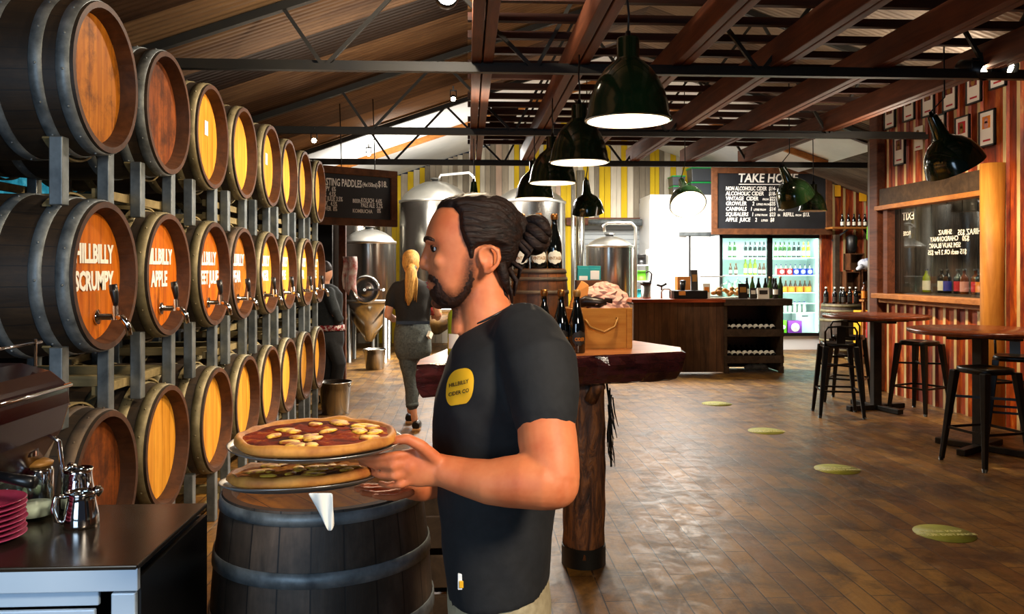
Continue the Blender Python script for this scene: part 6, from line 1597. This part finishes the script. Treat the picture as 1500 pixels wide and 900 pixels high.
for j in range(9):
    for i in range(6):
        u = 450 + 38 * i / 5 + (8 * j / 8) * (1 - i / 5) * 2; v = 722 + 7 * j * (1 if i not in (0, 5) else .85); wv = .006 * math.sin(i * 1.9 + j * .5)
        u2 = 469 + (u - 469) * (1 - .055 * j); vs.append(at(u2 + j * 1.2, v, 1.352 + wv + .002 * j))
m.add(vs, [(j * 6 + i, j * 6 + i + 1, (j + 1) * 6 + i + 1, (j + 1) * 6 + i) for j in range(8) for i in range(5)], 0, True)
o = m.build('paper_napkin', M['paper']); q = o.modifiers.new('s', 'SOLIDIFY'); q.thickness = .0015; q = o.modifiers.new('d', 'SUBSURF'); q.levels = q.render_levels = 1; tag(o, 'white paper napkin hanging from the lower pizza tray', 'napkin')
# ---------------------------------------------------------------- woman walking away
YW = 7.8
wp = at(605, 480, YW); wm = thing('person', 'woman in black top and rolled grey jeans with a blonde ponytail walking away', 'person', (wp.x, YW, 0))
mw_ = Matrix.Translation((-wp.x, -YW, 0))
def ownw(o, par=None):
    o.data.transform(mw_); o.parent = par or wm; return o
W_ = lambda u, v, dY=0: at(u, v, YW + dY)
def loft2(m, rows, n=36, Yc=YW):
    """rows: (u centre, v, half width, half depth, depth shift)"""
    vs, fs = [], []
    for u, v, hw, hd_, dy in rows:
        c = at(u, v, Yc)
        for i in range(n):
            t = 2 * PI * i / n; k = (abs(math.cos(t)) ** 2.3 + abs(math.sin(t)) ** 2.3) ** (-1 / 2.3); vs.append(c + Vector((hw * math.cos(t) * k, hd_ * math.sin(t) * k + dy, 0)))
    R_ = len(rows)
    for j in range(R_ - 1):
        for i in range(n): fs.append((j * n + i, j * n + (i + 1) % n, (j + 1) * n + (i + 1) % n, (j + 1) * n + i))
    fs.append(tuple(range(n))); fs.append(tuple((R_ - 1) * n + i for i in range(n))); m.add(vs, fs, 0, True)
def limbw(m, pts, n=14):
    m.tube([at(p[0], p[1], YW + p[2]) for p in pts], [p[3] for p in pts], n)
    for p in (pts[0], pts[-1]): m.ball(at(p[0], p[1], YW + p[2]), p[3] * .98, 10)
b = MB()
b.ball(W_(602, 388, -.02), (.075, .095, .105), 20); b.ball(W_(602, 398, -.0) + Vector((0, .06, 0)), (.055, .045, .06), 14); b.ball(W_(601, 392) + Vector((0, .105, 0)), (.014, .018, .02), 8)
limbw(b, [(603, 398, 0, .05), (603, 412, 0, .052)]); limbw(b, [(604, 424, 0, .075), (604, 470, 0, .08), (604, 500, 0, .08)])
limbw(b, [(579, 424, 0, .046), (572, 444, -.02, .042), (568, 462, -.03, .037)]); limbw(b, [(568, 462, -.03, .037), (577, 468, .13, .032), (586, 466, .25, .024), (592, 464, .31, .03)])
limbw(b, [(628, 424, 0, .046), (637, 442, -.01, .042), (642, 460, .0, .037)]); limbw(b, [(642, 460, .0, .037), (641, 466, .12, .03), (639, 464, .2, .025)])
for k in range(4): limbw(b, [(639 + k * .3, 461 + k * 2.2, .2, .011), (635, 460 + k * 2.2, .26, .010), (632, 461 + k * 2.2, .24, .009)], 8)
limbw(b, [(640, 460, .2, .012), (637, 455, .24, .010)], 8)
limbw(b, [(597, 520, 0, .07), (603, 560, .02, .05), (604, 590, -.0, .04), (606, 606, -.02, .034), (608, 618, -.02, .032)]); limbw(b, [(613, 520, .03, .07), (612, 560, .25, .05), (602, 590, .28, .04), (601, 602, .3, .034)])
ownw(remeshed('body', b, .009, M['skin_pale'], smooth=4))
b = MB(); loft2(b, [(603, 408, .065, .06, 0), (603, 412, .11, .075, 0), (604, 419, .178, .09, 0), (604, 430, .19, .105, 0), (604, 448, .175, .11, 0), (605, 465, .16, .105, 0), (605, 479, .165, .11, 0)])
limbw(b, [(582, 421, 0, .06), (575, 434, -.01, .058), (571, 446, -.02, .053)]); limbw(b, [(625, 421, 0, .06), (632, 433, 0, .058), (638, 444, -.01, .053)])
def fold2(p): return p + Vector((.008 * MN.noise(p * 9), .012 * MN.noise(p * 7 + Vector((3, 1, 2))), 0))
ownw(remeshed('top', b, .01, M['tee_black'], smooth=4, post=fold2))
b = MB(); loft2(b, [(605, 472, .158, .105, 0), (605, 484, .172, .12, -.01), (605, 500, .18, .135, -.02), (605, 515, .175, .12, -.01), (605, 525, .15, .1, 0)])
limbw(b, [(595, 512, 0, .095), (599, 535, .0, .082), (602, 560, .01, .065), (603, 580, .0, .06), (604, 594, -.01, .056)]); limbw(b, [(614, 512, .02, .095), (614, 540, .12, .08), (612, 562, .24, .064), (605, 580, .27, .058), (602, 592, .285, .055)])
ownw(remeshed('jeans', b, .01, M['jeans'], smooth=4, post=fold2))
m = MB(); m.tube([W_(603.6, 590.5, -.01), W_(604.2, 596, -.012)], [.062, .06], 20); ownw(m.build('jeans_cuff', M['jeans']))
m = MB(); m.bar(W_(580.5, 473, -.12), W_(629.5, 473, -.12), .02, .03); m.bar(W_(631, 487, -.10), W_(628, 495, -.13), .03, .05, 1); ownw(m.build('belt', [M['black'], M['label_white']]))
for (u, v, dy, lab) in ((610, 626, -.03, 'heel raised'), (600, 608, .36, 'front')):
    p = W_(u, v, dy); z0 = .0; m = MB()
    m.tube([(p.x - .005, p.y - .05, z0 + .05), (p.x, p.y + .0, z0 + .06), (p.x + .005, p.y + .09, z0 + .045), (p.x + .005, p.y + .17, z0 + .03)], [.036, .042, .042, .026], 14); m.box((p.x, p.y + .05, .012), (.075, .24, .024), 1); ownw(m.build('shoe', [M['black'], M['sole']], bevel=.004))
b = MB(); b.ball(W_(602, 385, -.035), (.084, .094, .1), 20); b.ball(W_(602, 378, .0), (.082, .09, .08), 18)
b.tube([W_(603, 389, -.13), W_(602, 398, -.17), W_(601, 415, -.16), W_(600, 435, -.15), W_(598, 448, -.15)], [.03, .052, .05, .036, .008], 16)
for k in range(9):
    q = random.Random(k); du = q.uniform(-9, 9); b.tube([W_(603 + du * .3, 392, -.15), W_(602 + du, 412, -.17), W_(601 + du * 1.1, 436 + q.uniform(-8, 8), -.15)], [.016, .013, .003], 8)
hr = ownw(b.build('hair', M['blonde']))
m = MB(); m.lathe([(.03, -.02), (.042, -.012), (.046, 0), (.042, .012), (.03, .02)], 20, 0, Matrix.Translation(W_(603, 392.5, -.14)) @ Matrix.Rotation(.5, 4, 'X')); ownw(m.build('scrunchie', M['jeans']), hr)
g = W_(632, 456, .24); t = thing('glass_jug', 'glass jug of dark drink held in the walking woman\'s right hand', 'jug', (g.x, g.y, g.z - .05))
MB().lathe([(0, 0), (.05, 0), (.055, .02), (.055, .14), (.06, .16), (.052, .16), (.05, .14), (.048, .01), (0, .008)], 20).build('jug_body', M['clear_glass'], t); MB().lathe([(0, .01), (.046, .012), (.047, .1), (0, .1)], 20).build('drink', M['red'], t)
# ---------------------------------------------------------------- person in a dark jacket by the passage
YP = 9.3
pp = at(482, 480, YP); pt_ = thing('person', 'person in a dark jacket leaning beside the far end of the barrel racks', 'person', (pp.x, YP, 0)); mp_ = Matrix.Translation((-pp.x, -YP, 0))
def ownp(o, par=None):
    o.data.transform(mp_); o.parent = par or pt_; return o
def limbp(m, pts, n=14):
    m.tube([at(p[0], p[1], YP + p[2]) for p in pts], [p[3] for p in pts], n)
    for p in (pts[0], pts[-1]): m.ball(at(p[0], p[1], YP + p[2]), p[3] * .98, 10)
b = MB(); b.ball(at(476, 400, YP), (.085, .09, .115), 18); b.ball(at(484.5, 402, YP), (.018, .014, .02), 8); limbp(b, [(476, 410, 0, .055), (474, 425, 0, .06)]); limbp(b, [(474, 430, 0, .1), (480, 490, 0, .1)])
limbp(b, [(490, 460, -.18, .036), (497, 468, -.15, .034), (488, 478, .02, .028), (484, 480, .1, .028)]); limbp(b, [(484, 490, -.02, .08), (496, 530, -.05, .06), (487, 585, .05, .04)]); limbp(b, [(478, 490, .05, .08), (482, 540, .1, .06), (478, 588, .15, .04)])
for k in range(4): limbp(b, [(483, 476 + k * 1.8, .1, .011), (479, 477 + k * 1.8, .13, .01), (476, 479 + k * 1.8, .12, .009)], 8)
ownp(remeshed('body', b, .01, M['skin_pale'], smooth=3))
b = MB(); b.ball(at(475, 396, YP) + Vector((0, .0, .01)), (.09, .098, .1), 18); ownp(b.build('hair', M['hair']))
b = MB(); loft2(b, [(476, 416, .07, .07, 0), (476, 421, .14, .1, 0), (477, 430, .19, .12, 0), (478, 450, .18, .13, 0), (480, 472, .165, .12, 0), (482, 486, .17, .12, 0)], Yc=YP); limbp(b, [(482, 430, -.1, .072), (490, 456, -.19, .06), (497, 467, -.15, .052), (491, 475, -.02, .044)])
ownp(remeshed('jacket', b, .012, M['jacket'], smooth=3, post=fold2))
b = MB(); loft2(b, [(482, 476, .172, .125, 0), (482.5, 484, .176, .128, 0)], Yc=YP); ownp(b.build('plaid_waist', M['plaid']))
b = MB(); loft2(b, [(482, 484, .165, .118, 0), (482, 500, .17, .125, 0), (482, 512, .15, .11, 0)], Yc=YP); limbp(b, [(486, 500, -.03, .1), (497, 532, -.06, .078), (489, 580, .04, .06)]); limbp(b, [(477, 500, .05, .1), (482, 540, .1, .078), (478, 584, .14, .06)]); ownp(remeshed('trousers', b, .012, M['tee_black'], smooth=3))
for u, v, dy in ((489, 588, .04), (478, 590, .14)):
    p = at(u, v, YP + dy); m = MB(); m.tube([(p.x - .08, p.y, .05), (p.x, p.y, .055), (p.x + .09, p.y, .045), (p.x + .16, p.y, .03)], [.036, .044, .042, .026], 12); m.box((p.x + .04, p.y, .012), (.24, .08, .024)); ownp(m.build('shoe', M['black'], bevel=.004))
